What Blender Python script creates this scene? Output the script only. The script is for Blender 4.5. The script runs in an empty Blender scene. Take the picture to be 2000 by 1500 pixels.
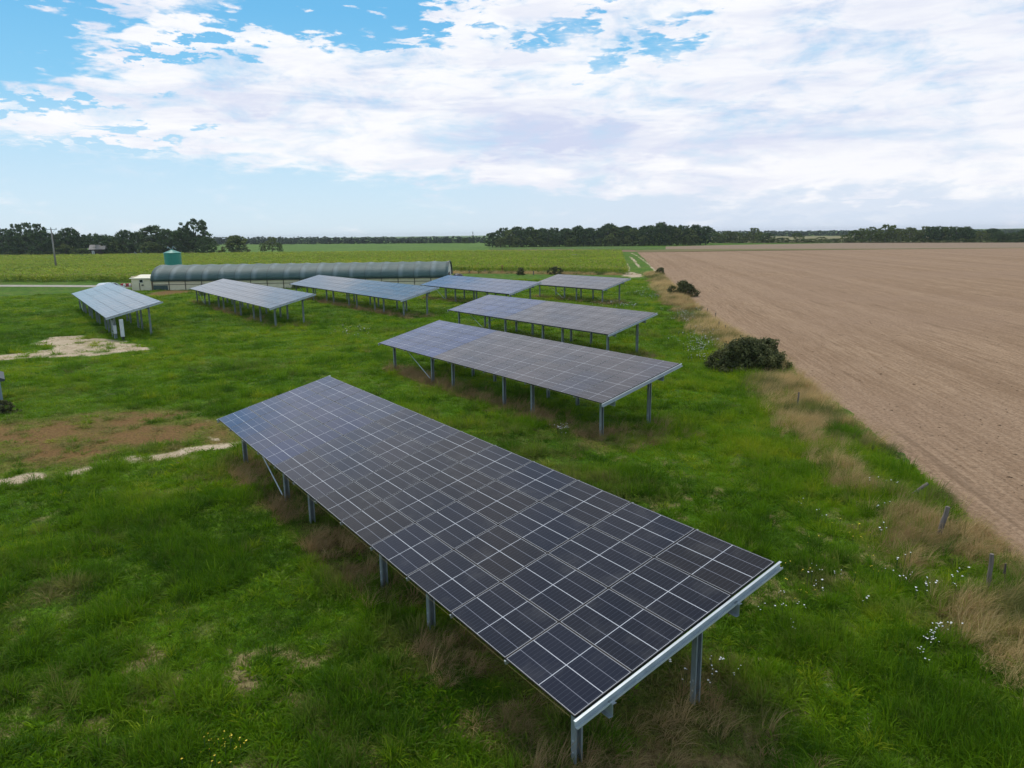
import bpy, bmesh, math, random
import numpy as np
from mathutils import Vector, Matrix

random.seed(7)
rng = np.random.default_rng(7)
scene = bpy.context.scene
COL = scene.collection

# ------------------------------------------------------------------ camera
CAM_H = 8.25
PITCH, ROLL, FPX = 0.203284, -0.013632, 1420.473      # a small drone hovering over the meadow
cp_, sp_ = math.cos(PITCH), math.sin(PITCH)
_R0, _F, _U0 = np.array([1., 0, 0]), np.array([0, cp_, -sp_]), np.array([0, sp_, cp_])
_R = _R0 * math.cos(ROLL) + _U0 * math.sin(ROLL)
_U = -_R0 * math.sin(ROLL) + _U0 * math.cos(ROLL)
cam_data = bpy.data.cameras.new("camera")
cam_data.sensor_width = 36.0
cam_data.lens = 36.0 * FPX / 2000.0
cam_data.clip_start = 0.1
cam_data.clip_end = 12000.0
cam = bpy.data.objects.new("camera", cam_data)
COL.objects.link(cam)
cam.matrix_world = Matrix(((_R[0], _U[0], -_F[0], 0), (_R[1], _U[1], -_F[1], 0),
                           (_R[2], _U[2], -_F[2], CAM_H), (0, 0, 0, 1)))
scene.camera = cam


def ray(px, py):
    return _F + _R * (px - 1000) / FPX - _U * (py - 750) / FPX


def gp(px, py, z=0.0):
    """world point on the level z that the survey photo shows at px, py"""
    d = ray(px, py)
    k = (z - CAM_H) / d[2]
    return np.array([d[0] * k, d[1] * k, z])


def top_z(base, ptop):
    """height of an upright thing standing at base whose top is seen at ptop"""
    d = ray(*ptop)
    k = math.hypot(base[0], base[1]) / math.hypot(d[0], d[1])
    return CAM_H + d[2] * k


# ------------------------------------------------------------------ node helpers
class X:
    """a value in a node tree; arithmetic on it adds Math nodes"""
    def __init__(s, nt, v):
        s.nt, s.v = nt, v

    def _m(s, op, *a):
        n = s.nt.nodes.new("ShaderNodeMath")
        n.operation = op
        for i, q in enumerate((s,) + a):
            q = q.v if isinstance(q, X) else q
            if isinstance(q, (int, float)):
                n.inputs[i].default_value = q
            else:
                s.nt.links.new(q, n.inputs[i])
        return X(s.nt, n.outputs[0])

    def __add__(s, o): return s._m("ADD", o)
    def __radd__(s, o): return s._m("ADD", o)
    def __sub__(s, o): return s._m("SUBTRACT", o)
    def __rsub__(s, o): return X(s.nt, float(o))._m("SUBTRACT", s)
    def __mul__(s, o): return s._m("MULTIPLY", o)
    def __rmul__(s, o): return s._m("MULTIPLY", o)
    def __truediv__(s, o): return s._m("DIVIDE", o)
    def abs(s): return s._m("ABSOLUTE")
    def lt(s, o): return s._m("LESS_THAN", o)
    def gt(s, o): return s._m("GREATER_THAN", o)
    def max(s, o): return s._m("MAXIMUM", o)
    def min(s, o): return s._m("MINIMUM", o)
    def pow(s, o): return s._m("POWER", o)
    def frac(s): return s._m("FRACT")
    def sin(s): return s._m("SINE")

    def clamp(s):
        n = s.nt.nodes.new("ShaderNodeClamp")
        s.nt.links.new(s.v, n.inputs[0])
        return X(s.nt, n.outputs[0])

    def smooth(s, a, b):
        n = s.nt.nodes.new("ShaderNodeMapRange")
        n.interpolation_type = "SMOOTHSTEP"
        s.nt.links.new(s.v, n.inputs[0])
        n.inputs[1].default_value, n.inputs[2].default_value = a, b
        return X(s.nt, n.outputs[0])


def mixc(nt, f, a, b, mode="MIX"):
    n = nt.nodes.new("ShaderNodeMix")
    n.data_type = "RGBA"
    n.blend_type = mode
    for i, q in ((0, f), (6, a), (7, b)):
        q = q.v if isinstance(q, X) else q
        if isinstance(q, (int, float)):
            n.inputs[i].default_value = q
        elif isinstance(q, tuple):
            n.inputs[i].default_value = (*q, 1.0) if len(q) == 3 else q
        else:
            nt.links.new(q, n.inputs[i])
    return n.outputs[2]


def noise(nt, vec, scale, detail=4.0, rough=0.55, distort=0.0, dim="3D"):
    n = nt.nodes.new("ShaderNodeTexNoise")
    n.noise_dimensions = dim
    n.inputs["Scale"].default_value = scale
    n.inputs["Detail"].default_value = detail
    n.inputs["Roughness"].default_value = rough
    n.inputs["Distortion"].default_value = distort
    if vec is not None:
        nt.links.new(vec, n.inputs["Vector"])
    return X(nt, n.outputs["Fac"])


def coords(nt, kind="Object"):
    return nt.nodes.new("ShaderNodeTexCoord").outputs[kind]


def position(nt):
    return nt.nodes.new("ShaderNodeNewGeometry").outputs["Position"]


def mapping(nt, vec, scale=(1, 1, 1), rot=(0, 0, 0), loc=(0, 0, 0)):
    n = nt.nodes.new("ShaderNodeMapping")
    n.inputs["Scale"].default_value = scale
    n.inputs["Rotation"].default_value = rot
    n.inputs["Location"].default_value = loc
    nt.links.new(vec, n.inputs["Vector"])
    return n.outputs[0]


def xyz(nt, vec):
    n = nt.nodes.new("ShaderNodeSeparateXYZ")
    nt.links.new(vec, n.inputs[0])
    return [X(nt, o) for o in n.outputs]


def vec3(nt, a, b, c):
    n = nt.nodes.new("ShaderNodeCombineXYZ")
    for i, q in enumerate((a, b, c)):
        q = q.v if isinstance(q, X) else q
        if isinstance(q, (int, float)):
            n.inputs[i].default_value = q
        else:
            nt.links.new(q, n.inputs[i])
    return n.outputs[0]


def attr(nt, name, kind="GEOMETRY"):
    n = nt.nodes.new("ShaderNodeAttribute")
    n.attribute_type = kind
    n.attribute_name = name
    return X(nt, n.outputs["Fac"])


def new_mat(name):
    m = bpy.data.materials.new(name)
    m.use_nodes = True
    nt = m.node_tree
    return m, nt, nt.nodes["Principled BSDF"]


def setin(nt, bsdf, name, v):
    v = v.v if isinstance(v, X) else v
    s = bsdf.inputs[name]
    if isinstance(v, tuple):
        s.default_value = (*v, 1.0) if len(v) == 3 else v
    elif isinstance(v, (int, float)):
        s.default_value = v
    else:
        nt.links.new(v, s)


def bump(nt, bsdf, h, strength=0.5, dist=0.02):
    n = nt.nodes.new("ShaderNodeBump")
    n.inputs["Strength"].default_value = strength
    n.inputs["Distance"].default_value = dist
    nt.links.new(h.v if isinstance(h, X) else h, n.inputs["Height"])
    nt.links.new(n.outputs[0], bsdf.inputs["Normal"])


def plain(name, a, b=None, rough=0.6, metal=0.0, scale=6.0, stretch=(1, 1, 1), bmp=0.0):
    """weathered single-colour material: two tones mixed by noise"""
    m, nt, p = new_mat(name)
    b = b or tuple(c * 0.75 for c in a)
    v = mapping(nt, coords(nt), stretch)
    f = noise(nt, v, scale, 5, 0.62).smooth(0.32, 0.68)
    setin(nt, p, "Base Color", mixc(nt, f, a, b))
    setin(nt, p, "Roughness", rough)
    setin(nt, p, "Metallic", metal)
    if bmp:
        bump(nt, p, noise(nt, v, scale * 3, 3), bmp, 0.02)
    return m


# ------------------------------------------------------------------ world: pale summer sky with a broad bright cloud sheet
SUN_EL, SUN_AZ = math.radians(60), math.radians(-35)          # azimuth from +Y towards +X
w = bpy.data.worlds.new("World")
scene.world = w
w.use_nodes = True
nt = w.node_tree
bg = nt.nodes["Background"]
sky = nt.nodes.new("ShaderNodeTexSky")
sky.sky_type = "NISHITA"
sky.sun_disc = False
sky.sun_elevation = SUN_EL
sky.sun_rotation = SUN_AZ
sky.air_density = 1.0
sky.dust_density = 1.2
sky.ozone_density = 1.5
dirv = coords(nt, "Generated")
dx, dy, dz = xyz(nt, dirv)
el = dz._m("ARCSINE") * (180 / math.pi)                        # degrees above the horizon
az = dx._m("ARCTAN2", dy) * (180 / math.pi)                    # degrees right of +Y
hgt = dz.max(0.0) + 0.10
cv = vec3(nt, dx / hgt, dy / hgt, 0.0)                         # the cloud layer seen as a flat sheet high above
n_big = noise(nt, mapping(nt, cv, (0.9, 0.9, 1), loc=(3.1, 1.7, 0)), 1.0, 2.5, 0.55, 0.3)
n_fine = noise(nt, mapping(nt, cv, (1.6, 2.4, 1), loc=(0.4, 5.2, 0)), 2.2, 9, 0.62, 0.55)


ae = vec3(nt, az * 0.12, el * 0.34, 0.0)                       # the part in view, wider than high
n_a = noise(nt, mapping(nt, ae, (1, 1, 1), loc=(2.3, 0.4, 0)), 1.3, 10, 0.62, 0.4)
n_b = noise(nt, mapping(nt, ae, (.6, 1.3, 1), loc=(7.1, 3.3, 2)), 1.3, 9, 0.62, 0.5)
n_c = noise(nt, mapping(nt, ae, (1.6, 2.0, 1), loc=(1.9, 8.3, 4)), 2.6, 6, 0.52, 0.3)
n_d = noise(nt, mapping(nt, ae, (1, 1, 1), loc=(5.5, 1.2, 7)), 2.0, 7, 0.62, 0.2)
azw = az + (n_c - 0.5) * 17.0 + (n_d - .5) * 14.0
elw = el + (n_d - 0.5) * 6.5 + (n_c - .5) * 4.0


def blob(a0, e0, ra, re, a=None, e=None):
    u = ((a or azw) - a0) / ra
    v = ((e or elw) - e0) / re
    return (0.0 - (u * u + v * v)).smooth(-1.7, 0.0)


# gaps of open blue in the sheet, and its lower edge
gaps = blob(-37, 14.4, 9.5, 5.8) * 1.7 + blob(-13, 15.0, 8.5, 1.5) * 1.25 + blob(-5.5, 14.0, 3, .9) * .7 + blob(3.9, 14.3, 2.4, 1.0) * 0.62 + blob(10.6, 12.8, 3.0, 1.3) * 0.62 \
    + blob(-23.5, 12.2, 2.6, .5) * 0.9 + blob(-27.5, 6.3, 4.0, .5) * 0.75 + blob(-31, 8.6, 4, .5) * 0.9
low = (az * -0.085 + 3.2).max(1.9).min(6.2)                    # elevation of the underside: higher on the left
edge = ((elw * .45 + el * .55 - low) / 1.5 + 0.2)
cov = edge.clamp() * 0.80 - gaps + (n_a - 0.5) * 1.9 + (n_c - 0.5) * 0.7
# away from the view the cover is broken cloud
view_w = az.abs().smooth(50, 90)
cov_back = (n_big - 0.5) * 1.6 + (n_fine - 0.5) * 0.7 + 0.42
cov = cov * (1.0 - view_w) + cov_back * view_w * (el / 6.0).clamp()
mask = cov.smooth(0.0, 0.92)
# thin lit bands low on the right
band = blob(25.5, 3.1, 9.5, 0.55) * 0.5 * n_c.smooth(.35, .6) + blob(28, 1.8, 14, 0.7) * 0.15
shade = (n_b.smooth(0.42, 0.66) * 0.42 + n_a.smooth(.55, .38) * .22 + n_c.smooth(.5, .68) * .06)
lilac = blob(2.5, 7.4, 7.5, 2.2, az, el) * 0.42 + blob(2.5, 7.2, 6.5, 1.5) * 0.22 + blob(14, 6.4, 14, 1.6) * 0.28 + blob(27, 9.5, 14, 6, az, el) * 0.14
shade = (shade + lilac * (n_a * 1.3 + .3) + blob(-11, 9.8, 11, 1.3) * 0.35 * n_b.smooth(.3, .6)).clamp()
ccol = mixc(nt, shade, (1.01, 1.01, 1.03), (0.66, 0.71, 0.90))
blue_g = nt.nodes.new("ShaderNodeValToRGB")
cr = blue_g.color_ramp
cr.elements[0].position, cr.elements[0].color = 0.0, (0.72, 0.87, 0.97, 1)
cr.elements[1].position, cr.elements[1].color = 1.0, (0.05, 0.20, 0.55, 1)
for pos, c in ((0.035, (0.62, 0.83, 0.99, 1)), (0.07, (0.50, 0.77, 0.98, 1)), (0.11, (0.25, 0.63, 0.94, 1)), (0.17, (0.15, 0.52, 0.88, 1))):
    e_ = cr.elements.new(pos)
    e_.color = c
nt.links.new((dz.max(0.0)._m("ARCSINE") * (2 / math.pi)).v, blue_g.inputs[0])
nish = nt.nodes.new("ShaderNodeMix")
nish.data_type = "RGBA"
nish.blend_type = "MULTIPLY"
nish.inputs[0].default_value = 1.0
nt.links.new(sky.outputs[0], nish.inputs[6])
nish.inputs[7].default_value = (0.1, 0.1, 0.1, 1)
clear = mixc(nt, 0.9, nish.outputs[2], blue_g.outputs[0])
# pale grey veil low down on the right
veil = (az / 22.0 + 0.35).clamp() * el.smooth(10.0, 1.0) * 0.85
clear = mixc(nt, veil.clamp(), clear, (0.70, 0.78, 0.92))
cmask = (mask * 0.97 + band * (1.0 - mask)).clamp()
skyc = mixc(nt, cmask, clear, ccol)
skyc = mixc(nt, el.smooth(-0.5, -3.0), skyc, (0.20, 0.22, 0.17))
nt.links.new(skyc, bg.inputs["Color"])
bg.inputs["Strength"].default_value = 1.0

# ------------------------------------------------------------------ sun, veiled by the cloud
sun_d = bpy.data.lights.new("sun", "SUN")
sun_d.energy = 1.8
sun_d.angle = math.radians(11)
sun_d.color = (1.0, 0.95, 0.87)
sun = bpy.data.objects.new("sun", sun_d)
COL.objects.link(sun)
sdir = Vector((math.sin(SUN_AZ) * math.cos(SUN_EL), math.cos(SUN_AZ) * math.cos(SUN_EL), math.sin(SUN_EL)))
sun.rotation_euler = sdir.to_track_quat("Z", "Y").to_euler()
sun.location = sdir * 60

scene.view_settings.view_transform = "Standard"
scene.view_settings.look = "None"
scene.view_settings.exposure = 0.0
scene.view_settings.gamma = 1.0
scene.view_settings.use_curve_mapping = False
scene.cycles.max_bounces = 6
scene.cycles.transparent_max_bounces = 8
scene.render.film_transparent = False


# ------------------------------------------------------------------ object helpers
def link(o, parent=None):
    COL.objects.link(o)
    if parent is not None:
        o.parent = parent
    return o


def tag(o, label=None, cat=None, group=None, kind=None):
    if label: o["label"] = label
    if cat: o["category"] = cat
    if group: o["group"] = group
    if kind: o["kind"] = kind
    return o


def thing(name, label, cat, loc=(0, 0, 0), rz=0.0, group=None):
    o = bpy.data.objects.new(name, None)
    o.empty_display_size = 0.3
    o.location = loc
    o.rotation_euler = (0, 0, rz)
    return tag(link(o), label, cat, group)


def mesh_np(name, V, F, mats=(), mi=None, smooth=False):
    """V (n,3); F list of index lists or an (m,k) array"""
    me = bpy.data.meshes.new(name)
    V = np.asarray(V, np.float32)
    if isinstance(F, np.ndarray):
        m, k = F.shape
        me.vertices.add(len(V)); me.vertices.foreach_set("co", V.ravel())
        me.loops.add(m * k); me.loops.foreach_set("vertex_index", F.astype(np.int32).ravel())
        me.polygons.add(m)
        me.polygons.foreach_set("loop_start", np.arange(0, m * k, k, dtype=np.int32))
        me.polygons.foreach_set("loop_total", np.full(m, k, np.int32))
    else:
        me.from_pydata([tuple(map(float, v)) for v in V], [], F)
    for mt in mats:
        me.materials.append(mt)
    if mi is not None:
        me.polygons.foreach_set("material_index", np.asarray(mi, np.int32))
    if smooth:
        me.polygons.foreach_set("use_smooth", np.ones(len(me.polygons), bool))
    me.update(calc_edges=True)
    return me


class MB:
    """collects boxes, bars, tubes and prisms and links them as ONE mesh object"""
    def __init__(s):
        s.V, s.F, s.M = [], [], []

    def add(s, V, F, mi=0):
        o = len(s.V)
        s.V += [tuple(v) for v in V]
        s.F += [[i + o for i in f] for f in F]
        s.M += [mi] * len(F)
        return s

    def box(s, x0, x1, y0, y1, z0, z1, mi=0, T=None):
        V = [(x, y, z) for x in (x0, x1) for y in (y0, y1) for z in (z0, z1)]
        if T is not None:
            V = [tuple(T @ Vector(v)) for v in V]
        return s.add(V, [[0, 1, 3, 2], [4, 6, 7, 5], [0, 4, 5, 1], [2, 3, 7, 6], [0, 2, 6, 4], [1, 5, 7, 3]], mi)

    def tube(s, pts, rad, n=8, mi=0, cap=True):
        pts = [Vector(p) for p in pts]
        rad = rad if isinstance(rad, (list, tuple)) else [rad] * len(pts)
        V, F = [], []
        for i, p in enumerate(pts):
            t = (pts[min(i + 1, len(pts) - 1)] - pts[max(i - 1, 0)]).normalized()
            a = t.orthogonal().normalized() if i == 0 else (a - t * a.dot(t)).normalized()
            b = t.cross(a)
            for k in range(n):
                q = 2 * math.pi * k / n
                V.append(p + (a * math.cos(q) + b * math.sin(q)) * rad[i])
        for i in range(len(pts) - 1):
            for k in range(n):
                k2 = (k + 1) % n
                F.append([i * n + k, i * n + k2, (i + 1) * n + k2, (i + 1) * n + k])
        if cap:
            F.append(list(range(n))[::-1])
            F.append([(len(pts) - 1) * n + k for k in range(n)])
        return s.add(V, F, mi)

    def lathe(s, prof, n=24, mi=0, c=(0, 0)):
        V, F = [], []
        for r, z in prof:
            for k in range(n):
                q = 2 * math.pi * k / n
                V.append((c[0] + r * math.cos(q), c[1] + r * math.sin(q), z))
        for i in range(len(prof) - 1):
            for k in range(n):
                k2 = (k + 1) % n
                F.append([i * n + k, i * n + k2, (i + 1) * n + k2, (i + 1) * n + k])
        F.append(list(range(n))[::-1])
        F.append([(len(prof) - 1) * n + k for k in range(n)])
        return s.add(V, F, mi)

    def prism(s, poly, axis_vec, mi=0):
        """polygon (3-D points) swept along axis_vec"""
        n = len(poly)
        a = Vector(axis_vec)
        V = [Vector(p) for p in poly] + [Vector(p) + a for p in poly]
        F = [list(range(n))[::-1], [n + i for i in range(n)]]
        F += [[i, (i + 1) % n, n + (i + 1) % n, n + i] for i in range(n)]
        return s.add(V, F, mi)

    def mesh(s, name, mats, smooth=False):
        me = mesh_np(name, s.V, s.F, mats if isinstance(mats, (list, tuple)) else [mats], s.M, smooth)
        bm = bmesh.new(); bm.from_mesh(me)
        bmesh.ops.recalc_face_normals(bm, faces=bm.faces)
        bm.to_mesh(me); bm.free()
        return me

    def build(s, name, mats, parent=None, loc=None, rot=None, smooth=False):
        o = bpy.data.objects.new(name, s.mesh(name, mats, smooth))
        link(o, parent)
        if loc is not None: o.location = loc
        if rot is not None: o.rotation_euler = rot
        return o


def part(name, me, parent, loc=(0, 0, 0), rot=(0, 0, 0), scale=None, color=None):
    o = bpy.data.objects.new(name, me)
    link(o, parent)
    o.location, o.rotation_euler = loc, rot
    if scale is not None: o.scale = scale
    if color is not None: o.color = color
    return o


def copy_tree(o, parent=None):
    c = o.copy()
    COL.objects.link(c)
    if parent is not None:
        c.parent = parent
    for ch in list(o.children):
        copy_tree(ch, c)
    return c


# ------------------------------------------------------------------ numpy noise and masks (world metres)
def _hash(i, j, s):
    h = (i.astype(np.int64) * 374761393 + j.astype(np.int64) * 668265263 + s * 1442695041) & 0xFFFFFFFF
    h = ((h ^ (h >> 13)) * 1274126177) & 0xFFFFFFFF
    return ((h ^ (h >> 16)) & 0xFFFF) / 65535.0


def vnoise(x, y, s=0):
    i, j = np.floor(x), np.floor(y)
    u, v = x - i, y - j
    u, v = u * u * (3 - 2 * u), v * v * (3 - 2 * v)
    i, j = i.astype(np.int64), j.astype(np.int64)
    a, b = _hash(i, j, s), _hash(i + 1, j, s)
    c, d = _hash(i, j + 1, s), _hash(i + 1, j + 1, s)
    return (a * (1 - u) + b * u) * (1 - v) + (c * (1 - u) + d * u) * v


def fbm(x, y, size, s=0, octv=4, gain=0.55):
    t, amp, n, f = 0, 1.0, 0, 1.0 / size
    for k in range(octv):
        t = t + amp * vnoise(x * f + 17.3 * k, y * f - 9.1 * k, s + k)
        n += amp; amp *= gain; f *= 2.03
    return t / n


def seg_dist(P, poly, closed=True):
    """distance to a polyline, and inside flag"""
    poly = np.asarray(poly, float)[:, :2]
    n = len(poly)
    best = np.full(len(P), 1e9)
    ins = np.zeros(len(P), bool)
    for i in range(n if closed else n - 1):
        a, b = poly[i], poly[(i + 1) % n]
        d = b - a
        t = np.clip(((P - a) @ d) / (d @ d + 1e-12), 0, 1)
        best = np.minimum(best, np.hypot(*(P - a - t[:, None] * d).T))
        if closed:
            c = (a[1] > P[:, 1]) != (b[1] > P[:, 1])
            with np.errstate(divide="ignore", invalid="ignore"):
                xi = (b[0] - a[0]) * (P[:, 1] - a[1]) / (b[1] - a[1]) + a[0]
            ins ^= c & (P[:, 0] < xi)
    return best, ins


def sstep(x, a, b):
    t = np.clip((x - a) / (b - a), 0, 1)
    return t * t * (3 - 2 * t)


def area(P, poly, soft):
    d, i = seg_dist(P, poly)
    return sstep(np.where(i, d, -d), -soft, soft)


def strip(P, line, wid, soft):
    d, _ = seg_dist(P, line, False)
    return 1 - sstep(d, wid - soft, wid + soft)


# left edge of the bare field, from near to far
FX = np.array([11.3, 11.9, 12.6, 14.2, 15.5, 17.5, 18.2, 18.7, 22.9, 31.9, 53.4, 70])
FY = np.array([-30, 8., 16.6, 25.9, 35.8, 47.2, 58.2, 66.9, 98.2, 162., 310.2, 420])


def field_x(y):
    return np.interp(y, FY, FX)


SAND = [gp(*p) for p in [(102, 655), (168, 656.5), (216, 662), (270, 668.5), (306, 679), (303, 685), (255, 688), (192, 695.5), (129, 698), (60, 700), (0, 703.5),
                         (-60, 707), (-60, 697), (0, 693), (45, 688), (90, 685), (126, 679), (69, 673)]]
SAND_CORE = [gp(*p) for p in [(105, 657), (150, 658), (200, 672), (190, 690), (110, 690), (60, 697), (0, 702), (-60, 705), (-60, 698), (0, 694), (90, 687)]]
BROWN = [gp(*p) for p in [(-80, 835), (0, 828), (60, 824), (130, 815), (200, 806), (290, 797), (365, 812), (440, 838), (430, 858), (212, 874), (180, 894), (90, 908), (0, 920), (-80, 930)]]
TRACK = [[gp(*p) for p in [(-80, 958), (0, 940), (40, 934), (70, 928)]], [gp(*p) for p in [(150, 924), (200, 908), (255, 897), (310, 888), (350, 881), (395, 874), (426, 871), (470, 868)]]]
PALE = [[gp(*p) for p in [(378, 828), (410, 820), (440, 817), (470, 815)]], [gp(*p) for p in [(400, 853), (425, 860)]],
        [gp(*p) for p in [(1622, 1336), (1654, 1361), (1684, 1381), (1705, 1420)]], [gp(*p) for p in [(1512, 1196), (1530, 1254), (1500, 1290), (1478, 1320)]],
        [gp(*p) for p in [(1515, 838), (1540, 832)]], [gp(*p) for p in [(1522, 847), (1535, 848)]],
        [gp(*p) for p in [(1640, 975), (1662, 990)]], [gp(*p) for p in [(1700, 1035), (1725, 1065)]],
        [gp(*p) for p in [(670, 1390), (690, 1420), (705, 1450)]]]
GATE = [gp(*p) for p in [(1215, 540), (1222, 531.5), (1238, 531), (1251, 534.5), (1249, 541), (1232, 542.5)]]
WHEEL = [[gp(*p) for p in [(1226, 531), (1227, 524), (1225, 515)]], [gp(*p) for p in [(1281, 530), (1266, 515), (1245, 500), (1232, 493.5)]],
         [gp(*p) for p in [(1249, 523), (1240, 510), (1230, 501)]]]
MOUND = [gp(*p) for p in [(285, 575), (300, 570), (330, 567), (372, 567), (380, 571), (350, 574), (310, 579)]]

TABLES = {  # near low corner x, y, height of the low edge, heading of the row, columns of modules
    "first": (0.8134, 8.9973, 1.644, 2.1681, 12), "second": (3.5487, 28.0164, 1.656, 2.1723, 12),
    "third": (6.3271, 47.2313, 1.738, 2.1746, 12), "small": (10.7803, 85.7722, 1.730, 2.174, 8),
    "blue": (-0.1463, 80.5582, 1.778, 2.1755, 12), "middle": (-11.1822, 74.0786, 1.791, 2.175, 20),
    "pale": (-22.363, 67.4649, 1.797, 2.1745, 20), "left": (-33.6368, 60.3043, 1.876, 2.1741, 20)}
TILT = 0.248143
COLP, ROWP = 1.7515, 1.125


def table_xy(t, a, s):
    """ground point at distance a along the row from the near end, s metres up the slope side"""
    x, y, _, h, _ = TABLES[t]
    return np.stack([x + np.cos(h) * a + np.sin(h) * s, y + np.sin(h) * a - np.cos(h) * s], -1)


def masks(P):
    """sand, brown turf, straw, thatch at points P (n,2)"""
    x, y = P[:, 0], P[:, 1]
    j = np.stack([(fbm(x, y, 1.7, 3) - .5), (fbm(x, y, 1.7, 9) - .5)], -1)
    Q = P + j * 2.4
    sand = np.maximum(area(Q, SAND, .5) * .72, area(Q, SAND_CORE, .5))
    for l in TRACK:
        sand = np.maximum(sand, strip(P + j * 1.3, l, .46, .30) * .80 * (.8 + .2 * sstep(fbm(x, y, .9, 77), .36, .55)))
    for l in PALE:
        sand = np.maximum(sand, strip(P + j * .7, l, .16, .2) * sstep(fbm(x, y, .5, 71), .38, .6) * .75)
    sand = np.maximum(sand, area(P + j * 3, GATE, .8))
    for l in WHEEL:
        sand = np.maximum(sand, strip(P + j * .6, l, .45, .35) * .7)
    sand = sand * (0.62 + 0.55 * sstep(fbm(x, y, 1.1, 21), .38, .58))
    near = np.hypot(x, y)
    brown = area(P + j * 6, BROWN, 2.2) * (0.75 + .4 * sstep(fbm(x, y, 2.2, 31), .30, .52))
    brown = np.maximum(brown, area(P + j * 2, MOUND, .8))
    for t, amt in (("first", .52), ("second", .5), ("third", .35), ("middle", .5), ("blue", .4), ("small", .4), ("pale", .2)):
        n = TABLES[t][4] * COLP
        pl = [table_xy(t, a, s) for a, s in ((-1.3, .3), (-1.6, 2.4), (-.6, 3.6), (1.0, 3.7), (3.0, 1.6), (n - .5, 1.2), (n + .3, .5), (n - .5, -.1), (1, -.3), (-.7, -.4))]
        brown = np.maximum(brown, area(P + j * 1.6, pl, .5) * (amt * (0.25 + .75 * sstep(fbm(x, y, 1.2, 41), .34, .56))))
    fx = field_x(y)
    wv = 3.3 + 1.2 * (fbm(x * 0, y, 6, 51) - .5)
    edge = (fx - x)
    straw = sstep(edge, -.2, .15) * (1 - sstep(edge, wv - 1.2 + 2.4 * (fbm(x, y, 2.5, 55) - .5), wv + .6)) * sstep(fbm(x, y, 2.6, 61) + .035 + .05 * sstep(y, 22, 34), .40, .56)
    straw = straw * (y < 150) * (y > -5)
    fence = strip(P, [(-14, 162), (0, 158), (22, 147)], 2.0, 1.2) * .6
    straw = np.maximum(straw, fence)
    thatch = sstep(fbm(x, y * .75, .42, 81, 3), .56, .67) * (.25 + .75 * sstep(fbm(x, y, 6, 85), .40, .58)) * .9 * (1 - .65 * sstep(near, 18, 34))
    return sand.clip(0, 1), brown.clip(0, 1), straw.clip(0, 1), thatch


# ------------------------------------------------------------------ grass and leaf materials
def leaf_mat(name, tones, dry=None, rough=0.55, trans=0.35, inst=True):
    """tones: list of (position, colour) picked by the plant's own tint; dry: colour for dead plants"""
    m, nt, p = new_mat(name)
    kind = "INSTANCER" if inst else "GEOMETRY"
    rp = nt.nodes.new("ShaderNodeValToRGB")
    els = rp.color_ramp.elements
    els[0].position, els[0].color = tones[0][0], (*tones[0][1], 1)
    els[1].position, els[1].color = tones[-1][0], (*tones[-1][1], 1)
    for pos, c in tones[1:-1]:
        e = els.new(pos); e.color = (*c, 1)
    nt.links.new(attr(nt, "tint", kind).v, rp.inputs[0])
    c = rp.outputs[0]
    if dry:
        c = mixc(nt, attr(nt, "dry", kind), c, dry)
    setin(nt, p, "Base Color", c)
    setin(nt, p, "Roughness", rough)
    setin(nt, p, "Specular IOR Level", 0.08)
    tr = nt.nodes.new("ShaderNodeBsdfTranslucent")
    nt.links.new(c, tr.inputs[0])
    mx = nt.nodes.new("ShaderNodeMixShader")
    mx.inputs[0].default_value = trans
    nt.links.new(p.outputs[0], mx.inputs[1]); nt.links.new(tr.outputs[0], mx.inputs[2])
    nt.links.new(mx.outputs[0], nt.nodes["Material Output"].inputs[0])
    return m


M_grass = leaf_mat("grass_blades", [(0, (0.042, 0.105, 0.006)), (.35, (0.090, 0.195, 0.006)), (.7, (0.180, 0.315, 0.008)), (1, (0.32, 0.38, 0.016))], dry=(0.36, 0.25, 0.11))
M_straw = leaf_mat("dry_grass_blades", [(0, (0.19, 0.11, 0.05)), (.45, (0.42, 0.28, 0.13)), (1, (0.68, 0.50, 0.23))], dry=(0.07, 0.12, 0.02))
M_crop = leaf_mat("sunflower_leaves", [(0, (0.11, 0.20, 0.018)), (.5, (0.30, 0.41, 0.026)), (1, (0.52, 0.50, 0.04))], dry=(0.25, 0.2, 0.05))
M_head = plain("sunflower_heads", (0.62, 0.48, 0.10), (0.45, 0.42, 0.16), 0.7)
M_petal = plain("white_petals", (0.80, 0.80, 0.76), (0.70, 0.69, 0.64), 0.6)
M_yellow = plain("yellow_petals", (0.75, 0.55, 0.03), (0.65, 0.5, 0.04), 0.6)
M_stem = plain("green_stems", (0.06, 0.10, 0.03), None, 0.6)


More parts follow.
